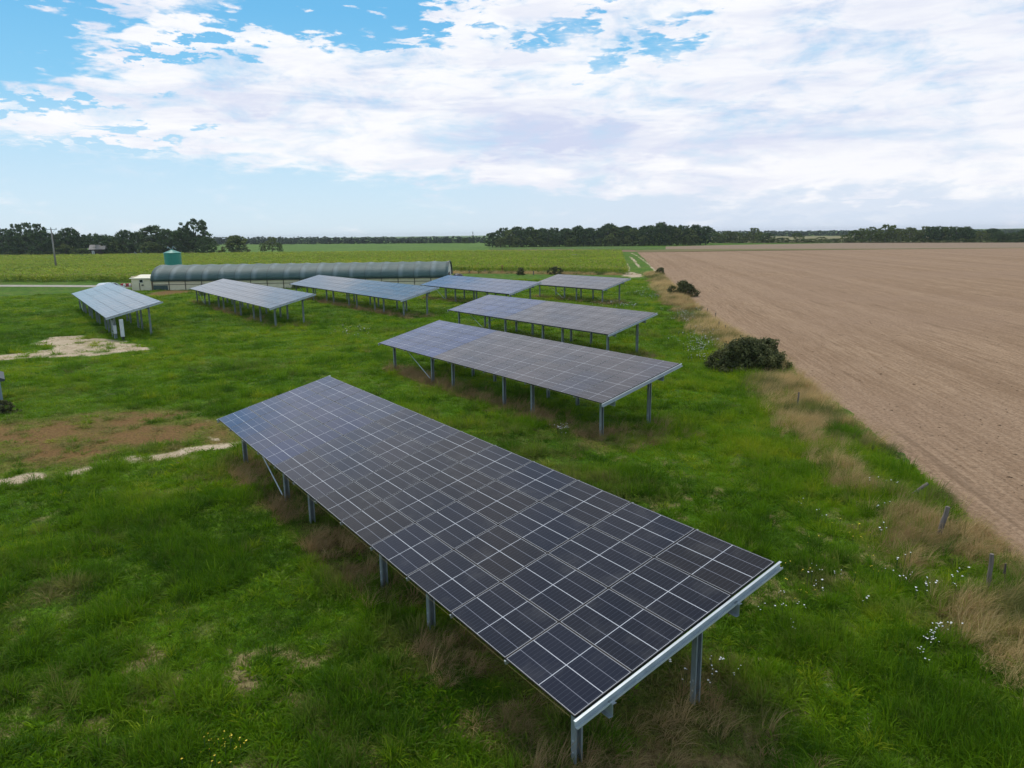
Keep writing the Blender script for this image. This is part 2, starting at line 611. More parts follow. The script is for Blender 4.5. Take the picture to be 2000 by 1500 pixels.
# ------------------------------------------------------------------ scatter: one stuff object that instances small plants on points
def blade_mesh(name, blades, mats, extra=None):
    """blades: list of (root, direction, length, width, droop, heading)"""
    V, F = [], []
    for (r, d, L, wd, dr) in blades:
        d = Vector(d).normalized()
        side = d.cross(Vector((0, 0, 1)))
        side = side.normalized() if side.length > 1e-4 else Vector((1, 0, 0))
        q = random.uniform(0, math.pi)
        side = (Matrix.Rotation(q, 3, d) @ side)
        o = len(V)
        p = Vector(r)
        seg = 3
        dd = d.copy()
        for k in range(seg):
            ww = wd * (1 - (k / seg) ** 1.6)
            V += [p - side * ww / 2, p + side * ww / 2]
            p = p + dd * (L / seg)
            dd = (dd + Vector((d.x, d.y, -0.2)) * dr * .5 + Vector((0, 0, -dr * .45))).normalized()
        V.append(p)
        for k in range(seg - 1):
            F.append([o + 2 * k, o + 2 * k + 1, o + 2 * k + 3, o + 2 * k + 2])
        F.append([o + 2 * seg - 2, o + 2 * seg - 1, o + 2 * seg])
    mi = [0] * len(F)
    if extra:
        for v, f, m in extra:
            o = len(V)
            V += v
            F += [[i + o for i in q] for q in f]
            mi += [m] * len(f)
    return mesh_np(name, [tuple(v) for v in V], F, mats, mi)


def tuft(name, n, rad, l0, l1, wd, lean, droop, mats, seed, wind=(0, 0)):
    random.seed(seed)
    bl = []
    for _ in range(n):
        a, r = random.uniform(0, 2 * math.pi), rad * math.sqrt(random.random())
        root = (r * math.cos(a), r * math.sin(a), -0.02)
        a2 = a + random.gauss(0, .7)
        t = abs(random.gauss(0, lean))
        d = (math.cos(a2) * t + wind[0], math.sin(a2) * t + wind[1], 1)
        bl.append((root, d, random.uniform(l0, l1), wd * random.uniform(.7, 1.3), droop * random.uniform(.4, 1.4)))
    return blade_mesh(name, bl, mats)


def scatter(name, protos, P, rz, scl, tint, dry, idx, kind_label, tilt=None, mats=()):
    n = len(P)
    me = bpy.data.meshes.new(name)
    me.vertices.add(n)
    me.vertices.foreach_set("co", np.asarray(P, np.float32).ravel())
    rot = np.zeros((n, 3), np.float32)
    rot[:, 2] = rz
    if tilt is not None:
        rot[:, :2] = tilt
    for nm, tp, arr in (("rot", "FLOAT_VECTOR", rot), ("scl", "FLOAT_VECTOR", np.asarray(scl, np.float32))):
        a = me.attributes.new(nm, tp, "POINT"); a.data.foreach_set("vector", arr.ravel())
    for nm, arr in (("tint", tint), ("dry", dry)):
        a = me.attributes.new(nm, "FLOAT", "POINT"); a.data.foreach_set("value", np.asarray(arr, np.float32))
    a = me.attributes.new("vi", "INT", "POINT"); a.data.foreach_set("value", np.asarray(idx, np.int32))
    for mt in mats:
        me.materials.append(mt)
    me.update()
    col = bpy.data.collections.new(name + "_plants")
    for k, pm in enumerate(protos):
        col.objects.link(bpy.data.objects.new("%s_%02d" % (name, k), pm))
    ng = bpy.data.node_groups.new(name, "GeometryNodeTree")
    ng.interface.new_socket("Geometry", in_out="INPUT", socket_type="NodeSocketGeometry")
    ng.interface.new_socket("Geometry", in_out="OUTPUT", socket_type="NodeSocketGeometry")
    gi, go = ng.nodes.new("NodeGroupInput"), ng.nodes.new("NodeGroupOutput")
    ci = ng.nodes.new("GeometryNodeCollectionInfo")
    ci.inputs["Collection"].default_value = col
    ci.inputs["Separate Children"].default_value = True
    ci.inputs["Reset Children"].default_value = True
    ip = ng.nodes.new("GeometryNodeInstanceOnPoints")
    ip.inputs["Pick Instance"].default_value = True

    def na(nm, tp):
        q = ng.nodes.new("GeometryNodeInputNamedAttribute")
        q.data_type = tp
        q.inputs["Name"].default_value = nm
        return [o for o in q.outputs if o.enabled and o.name == "Attribute"][0]
    ng.links.new(gi.outputs[0], ip.inputs["Points"])
    ng.links.new(ci.outputs[0], ip.inputs["Instance"])
    ng.links.new(na("vi", "INT"), ip.inputs["Instance Index"])
    ng.links.new(na("rot", "FLOAT_VECTOR"), ip.inputs["Rotation"])
    ng.links.new(na("scl", "FLOAT_VECTOR"), ip.inputs["Scale"])
    ng.links.new(ip.outputs[0], go.inputs[0])
    o = bpy.data.objects.new(name, me)
    link(o)
    md = o.modifiers.new("scatter", "NODES")
    md.node_group = ng
    tag(o, kind_label[0], kind_label[1], kind="stuff")
    return o


def fan_points(n, r0, r1, pw, half=41.0, y_shift=0.0):
    """random ground points in the part of the land in front of the camera, thinning out with distance as r**-pw"""
    u = rng.random(n)
    k = 2 - pw
    if abs(k) < 1e-6:
        r = r0 * (r1 / r0) ** u
    else:
        r = (r0 ** k + u * (r1 ** k - r0 ** k)) ** (1 / k)
    a = np.radians(rng.uniform(-half, half, n))
    return np.stack([r * np.sin(a), r * np.cos(a) - y_shift], -1)


def ground_z(P):
    x, y = P[:, 0], P[:, 1]
    r = np.hypot(x, y)
    f = 1 - sstep(r, 40, 90)
    z = (fbm(x, y, 5.0, 101) - .5) * .16 * f + (fbm(x, y, .8, 111) - .5) * .07 * f
    e = x - field_x(y)
    z = z - sstep(e, 0.3, 1.6) * .12 * (y < 320) + sstep(e, -4.5, -1.5) * (1 - sstep(e, -1.5, .5)) * .10 * (y < 150)
    return z


# ------------------------------------------------------------------ the ground sheet
def build_ground():
    a_in = np.radians(np.linspace(-48, 48, 560))
    a_out = np.radians(np.linspace(48, 312, 60)[1:-1])
    A = np.concatenate([a_in, a_out])
    Rr = np.concatenate([[0.6], np.geomspace(3, 400, 320), np.geomspace(430, 6000, 24)])
    na_, nr = len(A), len(Rr)
    P = np.stack([np.outer(Rr, np.sin(A)), np.outer(Rr, np.cos(A))], -1).reshape(-1, 2)
    V = np.concatenate([P, ground_z(P)[:, None]], 1)
    i = np.arange(nr - 1)[:, None] * na_
    k = np.arange(na_)
    k2 = (k + 1) % na_
    F = np.stack([i + k, i + na_ + k, i + na_ + k2, i + k2], -1).reshape(-1, 4)[:, ::-1]
    V = np.concatenate([V, [[0, 0, 0]]])
    sand, brown, straw, thatch = masks(V[:, :2])
    F = [list(f) for f in F] + [[int(k_), int((k_ + 1) % na_), len(V) - 1] for k_ in k]
    m, nt, p = new_mat("meadow_ground")
    pos = position(nt)
    big = noise(nt, pos, 0.13, 3, 0.6)
    mid = noise(nt, pos, 0.9, 5, 0.65)
    fine = noise(nt, pos, 9.0, 6, 0.7)
    streak = noise(nt, mapping(nt, pos, (0.35, 1.3, 1), (0, 0, math.radians(20))), 0.35, 4, .6)
    g = mixc(nt, mid.smooth(.34, .66), (0.042, 0.105, 0.006), (0.12, 0.255, 0.008))
    g = mixc(nt, (big.smooth(.45, .68) * .55), g, (0.165, 0.255, 0.016))
    g = mixc(nt, (streak.smooth(.58, .74) * .35), g, (0.10, 0.125, 0.026))
    g = mixc(nt, fine.smooth(.62, .35) * .75, g, (0.011, 0.026, 0.005))
    g = mixc(nt, (attr(nt, "thatch") * .9), g, mixc(nt, fine.smooth(.35, .65), (0.13, 0.09, 0.04), (0.34, 0.25, 0.12)))
    g = mixc(nt, attr(nt, "straw") * .85, g, mixc(nt, fine.smooth(.35, .65), (0.15, 0.10, 0.05), (0.33, 0.23, 0.11)))
    g = mixc(nt, attr(nt, "brown") * .88, g, mixc(nt, fine.smooth(.32, .66), (0.115, 0.055, 0.022), (0.245, 0.128, 0.052)))
    g = mixc(nt, attr(nt, "sand").smooth(.25, .7), g, mixc(nt, (fine * .6 + mid * .4).smooth(.36, .64), (0.30, 0.215, 0.125), (0.60, 0.49, 0.34)))
    setin(nt, p, "Base Color", g)
    setin(nt, p, "Roughness", 0.95)
    setin(nt, p, "Specular IOR Level", 0.1)
    bump(nt, p, fine + mid * 2.0, 0.6, 0.06)
    me = mesh_np("ground", V, F, [m], smooth=True)
    for nm, arr in (("sand", sand), ("brown", brown), ("straw", straw), ("thatch", thatch)):
        q = me.attributes.new(nm, "FLOAT", "POINT"); q.data.foreach_set("value", arr.astype(np.float32))
    o = bpy.data.objects.new("ground", me)
    tag(link(o), "green grass meadow with bare sandy and brown patches", kind="structure")


build_ground()


# ------------------------------------------------------------------ bare field, margins and far fields
def sheet(name, rows, m, kind_label, z=0.0):
    """rows: list of rows of (x, y) points, all of one length"""
    R_, C_ = len(rows), len(rows[0])
    V = np.array([[q[0], q[1], (q[2] if len(q) > 2 else z)] for r in rows for q in r])
    i = np.arange(R_ - 1)[:, None] * C_
    k = np.arange(C_ - 1)
    F = np.stack([i + k, i + k + 1, i + C_ + k + 1, i + C_ + k], -1).reshape(-1, 4)
    o = bpy.data.objects.new(name, mesh_np(name, V, F, [m], smooth=True))
    return tag(link(o), kind_label, kind="structure")


def soil_mat(name, a, b, c, heading=0.142):
    m, nt, p = new_mat(name)
    pos = position(nt)
    rot = mapping(nt, pos, (1, 1, 1), (0, 0, heading))          # y runs along the furrows
    lines = noise(nt, mapping(nt, rot, (1.0, 0.05, 1)), 4.2, 7, 0.76)
    broad = noise(nt, mapping(nt, rot, (1.0, 0.02, 1)), 0.32, 4, 0.6)
    patch = noise(nt, pos, 0.035, 4, 0.55)
    grain = noise(nt, pos, 7.0, 6, 0.75)
    clod = noise(nt, mapping(nt, rot, (1, .55, 1)), 1.15, 3, 0.5)
    col = mixc(nt, (lines * .75 + broad * .45 - .1).smooth(.38, .64), a, b)
    col = mixc(nt, patch.smooth(.38, .66) * .6, col, c)
    col = mixc(nt, grain.smooth(.60, .36) * .55, col, tuple(q * .45 for q in a))
    dark = (clod.smooth(.685, .74) * grain.smooth(.42, .6)) * .8
    col = mixc(nt, dark, col, tuple(q * .32 for q in a))
    col = mixc(nt, noise(nt, mapping(nt, rot, (1, .05, 1)), 1.1, 5, .7).smooth(.57, .68) * .42, col, tuple(q * .5 for q in a))
    setin(nt, p, "Base Color", col)
    setin(nt, p, "Roughness", 1.0)
    setin(nt, p, "Specular IOR Level", 0.05)
    bump(nt, p, lines * 1.2 + grain * .8 + clod * .6, 0.7, 0.07)
    return m


M_soil = soil_mat("tilled_soil", (0.280, 0.180, 0.107), (0.430, 0.294, 0.184), (0.350, 0.235, 0.153))
ys = np.concatenate([np.linspace(-30, 6, 20), np.geomspace(6.5, 311, 260)])
ts = np.concatenate([np.linspace(0, 1, 14) ** 1.2 * 3, np.geomspace(3.4, 560, 70)])
rows = []
for y in ys:
    xx = field_x(y) + ts
    rag = (fbm(np.array([3.1]), np.array([y]), 1.3, 5)[0] - .5) * .9 + (fbm(np.array([9.1]), np.array([y]), .4, 6)[0] - .5) * .35
    xx[:4] += rag * np.array([1, .8, .5, .2])
    u = xx - y * .142
    zz = 0.025 + (fbm(u * 1.0, np.full_like(u, y) * .04, .9, 77) - .5) * .10 * (y < 90) + (fbm(xx, np.full_like(u, y), .7, 78) - .5) * .05 * (y < 60)
    zz[0] = -.10
    rows.append([(a, y - .055 * min(ts_, 400) * (y / 311), b) for a, b, ts_ in zip(xx, zz, ts)])
sheet("bare_field", rows, M_soil, "bare brown tilled field with faint furrows")


def flat_mat(name, a, b, scale=.05, stretch=(1, 1, 1), fine=0.0, rough=.95):
    m, nt, p = new_mat(name)
    v = mapping(nt, position(nt), stretch)
    c = mixc(nt, noise(nt, v, scale, 7, .68).smooth(.34, .66), a, b)
    if fine:
        c = mixc(nt, noise(nt, v, fine, 4, .7).smooth(.6, .4) * .45, c, tuple(q * .5 for q in a))
    setin(nt, p, "Base Color", c)
    setin(nt, p, "Roughness", rough)
    setin(nt, p, "Specular IOR Level", 0.1)
    return m


def px_rows(near, far, n=14, m=24, z=0.02):
    """rows between two ground polylines given as survey pixels"""
    A = np.array([gp(*p)[:2] for p in near]); B = np.array([gp(*p)[:2] for p in far])
    ta, tb = np.linspace(0, 1, len(A)), np.linspace(0, 1, len(B))
    t = np.linspace(0, 1, m)
    a = np.stack([np.interp(t, ta, A[:, 0]), np.interp(t, ta, A[:, 1])], -1)
    b = np.stack([np.interp(t, tb, B[:, 0]), np.interp(t, tb, B[:, 1])], -1)
    return [[(*(a[k] * (1 - s) + b[k] * s), z) for k in range(m)] for s in np.linspace(0, 1, n)]


M_green = flat_mat("young_green_crop", (0.085, 0.165, 0.022), (0.125, 0.215, 0.030), .06, (1, .25, 1), .5)
sheet("far_green_field", px_rows([(380, 500), (700, 497), (960, 494)], [(380, 478.5), (700, 475.5), (960, 474)], z=.016), M_green, "flat green field beyond the sunflowers")
M_strip = flat_mat("brown_stubble", (0.16, 0.10, 0.055), (0.24, 0.165, 0.09), .1, (.2, 1, 1))
sheet("far_brown_strip", px_rows([(940, 491), (1100, 491.5), (1240, 492)], [(960, 488.2), (1100, 487), (1240, 488.2)], z=.03), M_strip, "narrow brown stubble strip beyond the sunflowers")
M_band = flat_mat("tall_green_crop", (0.075, 0.135, 0.025), (0.12, 0.19, 0.035), .1, (1, .2, 1), .6)
sheet("far_crop_strip", px_rows([(955, 488), (1120, 486.8), (1300, 486.5)], [(955, 483.4), (1150, 480.5), (1300, 482.5)], z=.045), M_band, "narrow green crop strip in front of the wood")
M_margin = flat_mat("grassy_margin", (0.11, 0.115, 0.035), (0.22, 0.175, 0.075), .08, (.15, 1, 1))
sheet("field_margin", px_rows([(1240, 492.5), (1390, 490.6), (1700, 487.3), (2150, 483.6)], [(1240, 488.6), (1390, 486.2), (1700, 486.0), (2150, 483.0)], z=.055), M_margin, "grassy margin between the two bare fields")
M_soil2 = soil_mat("pale_tilled_soil", (0.27, 0.195, 0.13), (0.36, 0.27, 0.185), (0.32, 0.23, 0.155), -.4)
sheet("far_bare_field", px_rows([(1300, 487), (1390, 486.3), (1700, 486.1), (2250, 482.5)], [(1300, 481.5), (1400, 479), (1700, 473.6), (2250, 471)], z=.035), M_soil2, "paler bare field in front of the far trees")
M_gravel = flat_mat("pale_gravel", (0.36, 0.32, 0.26), (0.52, 0.47, 0.39), .9, (1, 1, 1), 6.0)
road_c = [gp(-200, 559), gp(0, 558.3), gp(120, 558.7), gp(215, 559.5), gp(262, 560.5)]
road_c = [np.array([q[0], q[1]]) for q in road_c]
rows = [[], [], []]
for k, c in enumerate(road_c):
    d = road_c[min(k + 1, len(road_c) - 1)] - road_c[max(k - 1, 0)]
    n_ = np.array([-d[1], d[0]]) / np.hypot(*d)
    wd = 2.2 if k < 4 else 3.2
    for q, s in zip(rows, (-1, 0, 1)):
        q.append((*(c + n_ * wd * s), .03))
sheet("gravel_track", rows, M_gravel, "pale gravel track beside the sunflowers")

# ------------------------------------------------------------------ solar tables
M_galv = plain("galvanised_steel", (0.34, 0.38, 0.39), (0.24, 0.275, 0.285), 0.42, 0.35, 9, (1, 1, .3))
M_galv_pale = plain("bright_galvanised_steel", (0.52, 0.57, 0.585), (0.44, 0.49, 0.505), 0.40, 0.25, 3.5)
M_dark = plain("dark_steel", (0.07, 0.075, 0.08), None, 0.5, 0.4)
M_frame = plain("black_frame", (0.018, 0.018, 0.02), None, 0.35, 0.3)
M_reflection_line = plain("yellow_reflection_line", (0.26, 0.21, 0.06), None, 0.5)  # tone of the reflected line modelled along the low table edges


def panel_mat():
    """dark silicon cells under glass; the colour of each panel comes from the object's own colour"""
    m, nt, p = new_mat("solar_cells")
    x, y, z = xyz(nt, coords(nt))
    ax, ay = x.abs(), y.abs()
    hx, hy = (COLP - .018) / 2, (ROWP - .012) / 2
    white = (ax.lt(.0065)).max(ay.lt(.006)).max(ax.gt(hx - .0205)).max(ay.gt(hy - .0175))
    thin = (ay - hy * .5).abs().lt(.0042)
    tick = ((ax / .0868).frac() - .5).abs().lt(.028)
    cellgap = ((ay / (hy / 6)).frac() - .5).abs().gt(.491)
    oi = nt.nodes.new("ShaderNodeObjectInfo")
    v = mapping(nt, coords(nt), (1, 1, 1))
    spec = noise(nt, v, 60, 2, .6)
    dn = nt.nodes.new("ShaderNodeVectorMath"); dn.operation = "ADD"
    nt.links.new(coords(nt), dn.inputs[0])
    rnd = X(nt, oi.outputs["Random"])
    nt.links.new(vec3(nt, rnd * 40.0, rnd * 17.0, 0.0), dn.inputs[1])
    smear = noise(nt, dn.outputs[0], 1.3, 4, .6)
    c = mixc(nt, spec * .5, oi.outputs["Color"], mixc(nt, 1.0, oi.outputs["Color"], (.55, .55, .6), "MULTIPLY"))
    c = mixc(nt, tick * .5, c, (0.09, 0.10, 0.13))
    c = mixc(nt, cellgap * .25, c, (0.06, 0.06, 0.07))
    c = mixc(nt, thin * .62, c, (0.36, 0.37, 0.42))
    c = mixc(nt, white, c, (0.56, 0.57, 0.59))
    c = mixc(nt, smear.smooth(.5, .75) * .05, c, (0.4, 0.38, 0.34))
    setin(nt, p, "Base Color", c)
    setin(nt, p, "Roughness", smear * .12 + .05)
    setin(nt, p, "Specular Tint", (0.78, 0.87, 1.0))
    setin(nt, p, "IOR", 1.33)
    setin(nt, p, "Specular IOR Level", 0.5)
    return m


M_cells = panel_mat()
pw, ph, pt = (COLP - .018) / 2, (ROWP - .012) / 2, .035
glass = MB().box(-pw + .012, pw - .012, -ph + .011, ph - .011, -.006, 0).mesh("solar_panel", M_cells)
fr = MB()
fr.box(-pw, -pw + .0125, -ph, ph, -pt, .002); fr.box(pw - .0125, pw, -ph, ph, -pt, .002)
fr.box(-pw + .0125, pw - .0125, -ph, -ph + .0115, -pt, .002); fr.box(-pw + .0125, pw - .0125, ph - .0115, ph, -pt, .002)
frame_me = fr.mesh("panel_frame", M_frame)


def post_mesh(h, bolts=True):
    """cold-rolled C post, lips turned in, open side along the row"""
    b = MB()
    w_, d_, t_ = .075, .05, .006
    b.box(-d_, d_, -w_, -w_ + t_, -.35, h)
    b.box(-d_, d_, w_ - t_, w_, -.35, h)
    b.box(-d_ - t_, -d_, -w_, w_, -.35, h)
    b.box(d_ - t_, d_, -w_ + t_, -w_ + .03, -.35, h)
    b.box(d_ - t_, d_, w_ - .03, w_ - t_, -.35, h)
    b.box(-d_ - t_ - .012, -d_ - t_, -.012, .012, -.35, h)      # rolled rib
    if bolts:
        for zz in (.28, .48):
            for yy in (-w_ - .012, w_):
                b.box(-.012, .012, yy, yy + .012, zz, zz + .024, 1)
    return b.mesh("post", [M_galv, M_galv_pale])


POSTS = {12: [.78, 5.6, 7.95, 12.95, 15.3, 20.25], 8: [.78, 5.6, 7.95, 13.2], 20: [.78, 5.6, 7.95, 12.95, 15.3, 20.25, 22.6, 27.4, 29.75, 34.25]}
ct, st = math.cos(TILT), math.sin(TILT)
WSL = 4 * ROWP


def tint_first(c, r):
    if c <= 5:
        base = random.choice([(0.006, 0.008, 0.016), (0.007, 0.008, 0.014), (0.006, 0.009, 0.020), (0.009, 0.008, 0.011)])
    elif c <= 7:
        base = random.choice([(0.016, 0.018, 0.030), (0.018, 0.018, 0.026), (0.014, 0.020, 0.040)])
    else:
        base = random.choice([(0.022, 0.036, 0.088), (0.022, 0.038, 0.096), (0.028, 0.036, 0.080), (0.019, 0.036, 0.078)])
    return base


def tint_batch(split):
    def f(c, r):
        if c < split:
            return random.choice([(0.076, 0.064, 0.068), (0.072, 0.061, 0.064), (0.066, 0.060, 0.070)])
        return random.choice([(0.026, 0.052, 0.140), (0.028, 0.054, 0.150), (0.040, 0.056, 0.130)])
    return f


def make_table(key, label, tint, framed=True):
    x, y, zl, head, ncol = TABLES[key]
    t = thing("solar_table", label, "solar table", (x, y, 0), head + math.pi, "rows of solar tables on the meadow")
    L = ncol * COLP
    for c in range(ncol):
        for r in range(4):
            a, s = (c + .5) * COLP, (r + .5) * ROWP
            col = tint(c, r)
            k = random.uniform(.85, 1.15)
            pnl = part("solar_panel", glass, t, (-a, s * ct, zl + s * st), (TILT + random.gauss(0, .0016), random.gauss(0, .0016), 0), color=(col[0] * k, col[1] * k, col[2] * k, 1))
            part("panel_frame", frame_me, pnl)
    T = Matrix.Translation((0, 0, zl)) @ Matrix.Rotation(TILT, 4, "X")
    # rails across the slope under every joint, a deep bright channel at each end
    rail = MB().box(-.02, .02, -.02, WSL + .05, -.105, -pt - .004, T=T).mesh("rail", M_galv)
    for c in range(1, ncol):
        part("rail", rail, t, (-c * COLP, 0, 0))
    for sgn, a in ((1, 0.0), (-1, -L)):
        b = MB()
        lo, hi = -.045, WSL + .09
        b.box(*sorted((a + sgn * .012, a + sgn * .016)), lo, hi, -.155, -.030, T=T)                 # web
        b.box(*sorted((a + sgn * .016, a + sgn * .062)), lo, hi, -.030, -.024, T=T)                 # top flange
        b.box(*sorted((a + sgn * .016, a + sgn * .075)), lo, hi, -.155, -.149, T=T)                 # bottom flange
        b.box(*sorted((a + sgn * .071, a + sgn * .075)), lo, hi, -.149, -.120, T=T)                 # lip
        b.build("end_beam", M_galv_pale, t)
    # two girders along the row
    for s in (.62, 3.42):
        g = MB()
        y0, z0 = s * ct, zl + s * st - .118 - .02
        g.box(-L - .02 + .12, -.14 + .26, y0 - .004, y0 + .004, z0 - .20, z0)
        g.box(-L - .02 + .12, -.14 + .26, y0 + .004, y0 + .07, z0 - .008, z0)
        g.box(-L - .02 + .12, -.14 + .26, y0 - .07, y0 - .004, z0 - .20, z0 - .192)
        g.build("girder", M_galv, t)
    hs = {}
    for s in (.62, 3.42):
        hs[s] = zl + s * st - .14
    for s in (.62, 3.42):
        pm = post_mesh(hs[s] - .03)
        for a in POSTS[ncol]:
            part("post", pm, t, (-a, s * ct + .085, 0))
    # crossed braces in the bay at the far end
    pa, pb = POSTS[ncol][-2], POSTS[ncol][-1]
    for s, flip in ((.62, 0), (3.42, 1)):
        yy = s * ct + .0
        h = hs[s]
        if flip:
            ends = ((-pa - .05, yy, h - .25), (-pb + .25, yy, .35))
        else:
            ends = ((-pb + (pb - pa) * .42, yy - .1, h - .16), (-pa - .12, yy - .02, .18))
        MB().tube(ends, .022, 6).build("brace", M_galv_pale, t)
    # thin yellowish tube standing in for a reflection along the low edge
    if key in ("first", "second"):
        MB().tube([(-L + .1 + i * (L - .2) / 14, -.005, zl - .055 - .012 * (i % 2)) for i in range(15)], .003, 5).build("reflection_line", M_reflection_line, t)
    return t


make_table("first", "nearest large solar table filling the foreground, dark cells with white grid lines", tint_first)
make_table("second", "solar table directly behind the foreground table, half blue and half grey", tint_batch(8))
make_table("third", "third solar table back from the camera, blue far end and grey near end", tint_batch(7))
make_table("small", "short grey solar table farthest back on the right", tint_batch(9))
make_table("blue", "blue solar table in the back row beside the short grey one", lambda c, r: random.choice([(0.020, 0.048, 0.125), (0.024, 0.054, 0.135)]))
make_table("middle", "long pale lilac solar table in front of the middle of the tunnel barn", lambda c, r: random.choice([(0.05, 0.048, 0.058), (0.046, 0.045, 0.056)]))
make_table("pale", "long pale lilac solar table in front of the barn's cream wall, second from left", lambda c, r: random.choice([(0.055, 0.05, 0.06), (0.05, 0.047, 0.056)]))
make_table("left", "leftmost pale blue solar table above the sandy patch and inverter cabinets", lambda c, r: random.choice([(0.03, 0.05, 0.085), (0.035, 0.05, 0.08)]))

# ------------------------------------------------------------------ inverter rack and cabinet under the leftmost table
M_white = plain("white_enamel", (0.62, 0.65, 0.65), (0.52, 0.55, 0.56), 0.4)
M_greybox = plain("grey_enamel", (0.32, 0.36, 0.38), None, 0.45)
M_black = plain("black_plastic", (0.02, 0.02, 0.022), None, 0.5)
b_ = gp(241, 665)
hd = TABLES["left"][3] + math.pi
t = thing("electrical_cabinet", "tall white electrical cabinet standing under the leftmost solar table", "cabinet", (b_[0], b_[1], 0), hd)
MB().box(-.11, .11, -.14, .14, .32, 1.75).build("cabinet_body", M_white, t)
MB().box(.111, .126, -.12, .12, .36, 1.71).build("cabinet_door", M_white, t)
MB().box(-.08, .08, -.10, .10, -.1, .32).build("plinth", M_black, t)
MB().box(-.15, -.111, -.15, .15, .30, 1.80).build("back_plate", M_black, t)
b_ = gp(222, 660)
t = thing("inverter_rack", "grey rack of inverters between the front posts of the leftmost solar table", "inverter rack", (b_[0], b_[1], 0), hd)
rk = MB()
for xx in (-.75, .75):
    rk.box(xx - .03, xx + .03, -.03, .03, -.2, 1.6)
rk.box(-.78, .78, -.03, .03, .42, .50); rk.box(-.78, .78, -.03, .03, 1.46, 1.54)
rk.build("rack_frame", M_galv, t)
for k in range(3):
    inv = MB().box(-.68 + k * .46, -.30 + k * .46, .032, .24, .6, 1.36).build("inverter", M_greybox, t)
    MB().box(-.62 + k * .46, -.36 + k * .46, .241, .25, .9, 1.2).build("inverter_cover", M_white, inv)
MB().box(.80, .98, -.02, .20, .45, 1.15).build("junction_box", M_white, t)

# ------------------------------------------------------------------ the tunnel barn
M_tarp, nt, p = new_mat("dark_green_tarpaulin")
x, y, z = xyz(nt, coords(nt))
bays = (x / 2.66).frac()
wn = noise(nt, mapping(nt, coords(nt), (1, .5, .5)), .55, 5, .6)
seam = (bays - .5).abs().gt(.488)
c = mixc(nt, noise(nt, mapping(nt, coords(nt), (.4, 3, 3)), 1.5, 5, .65).smooth(.35, .65), (0.034, 0.074, 0.064), (0.056, 0.104, 0.092))
pale_streak = ((bays - .2).abs().smooth(.24, .0) * wn.smooth(.40, .58) * .75)  # paler streak towards one side of each bay, broken up by noise
c = mixc(nt, pale_streak, c, (0.15, 0.20, 0.20))
c = mixc(nt, noise(nt, mapping(nt, coords(nt), (.3, 1, 2)), 2.0, 5, .7).smooth(.52, .70) * .35, c, (0.15, 0.19, 0.18))
c = mixc(nt, seam * .8, c, (0.015, 0.02, 0.02))
setin(nt, p, "Base Color", c); setin(nt, p, "Roughness", .62)
bump(nt, p, wn, .25, .08)
M_cream = plain("cream_wall", (0.74, 0.64, 0.44), (0.64, 0.55, 0.37), .7, 0, .9, (1, 1, 3))
M_creamroof = plain("cream_sheet_roof", (0.82, 0.76, 0.58), (0.78, 0.71, 0.53), .6, 0, .8)
M_timber = plain("weathered_timber", (0.10, 0.075, 0.055), None, .8, 0, 4, (1, 1, .2))
M_greenwall = plain("green_shutter", (0.055, 0.085, 0.075), None, .6)
M_glass = plain("dark_window_glass", (0.02, 0.025, 0.03), None, .1)
M_offwhite = plain("offwhite_paint", (0.75, 0.74, 0.68), None, .5)
BX0, BX1, BY0, BY1 = -58.6, -10.3, 120.0, 129.0
EAVE, APEX = 1.52, 3.95
t = thing("tunnel_barn", "long low tunnel barn with dark green tarpaulin roof and cream walls", "barn", ((BX0 + BX1) / 2, (BY0 + BY1) / 2, 0), 0)
LX, LY = (BX1 - BX0) / 2, (BY1 - BY0) / 2


def arc(y_over=0.0, n=22, dz=0.0):
    pts = []
    for k in range(n + 1):
        q = math.pi * k / n
        pts.append((-(LY + y_over) * math.cos(q), EAVE + dz + (APEX - EAVE) * math.sin(q) ** .92))
    return pts


a_ = arc(.22)
nb = 18 * 4
V, F = [], []
for i in range(nb + 1):
    xx = -LX - .15 + (2 * LX + .3) * i / nb
    sag = -.05 * abs(math.sin(math.pi * (i / 4.0)))
    for (yy, zz) in a_:
        f = 1 + sag * .35
        V.append((xx, yy * f, EAVE + (zz - EAVE) * (1 + sag) - (0.0)))
na2 = len(a_)
for i in range(nb):
    for k in range(na2 - 1):
        F.append([i * na2 + k, (i + 1) * na2 + k, (i + 1) * na2 + k + 1, i * na2 + k + 1])
roof = bpy.data.objects.new("roof", mesh_np("roof", V, F, [M_tarp], smooth=True))
link(roof, t)
sm = roof.modifiers.new("thickness", "SOLIDIFY"); sm.thickness = .06; sm.offset = 0
wl = MB()
for yy in (-LY, LY):
    wl.box(-LX, LX, yy - .05, yy + .05, -.1, EAVE - .05)
wl.build("wall", M_cream, t)
for sx in (-1, 1):
    poly = [(sx * (LX - .1), q[0], q[1]) for q in arc(-.06)] + [(sx * (LX - .1), LY - .06, -.1), (sx * (LX - .1), -LY + .06, -.1)]
    MB().prism(poly, (-sx * .08, 0, 0)).build("end_wall", M_offwhite if sx > 0 else M_cream, t)
MB().box(LX - .099, LX - .05, -1.6, 1.6, -.05, 2.1).build("door", M_timber, t)
MB().tube([(LX - .02, q[0], q[1]) for q in arc(.1)], .06, 6).build("hoop", M_timber, t)
wp = MB().box(-.05, .05, -.07, -.005, -.1, EAVE - .06).mesh("wall_post", M_timber)
for k in range(19):
    part("wall_post", wp, t, (-LX + .06 + k * (2 * LX - .12) / 18, -LY - .05, 0))
MB().box(-LX, LX, -LY - .11, -LY - .051, .88, .95).build("rail", M_timber, t)
MB().box(-LX, LX, -LY - .27, -LY - .19, EAVE - .10, EAVE - .02).build("eave_rail", M_dark, t)
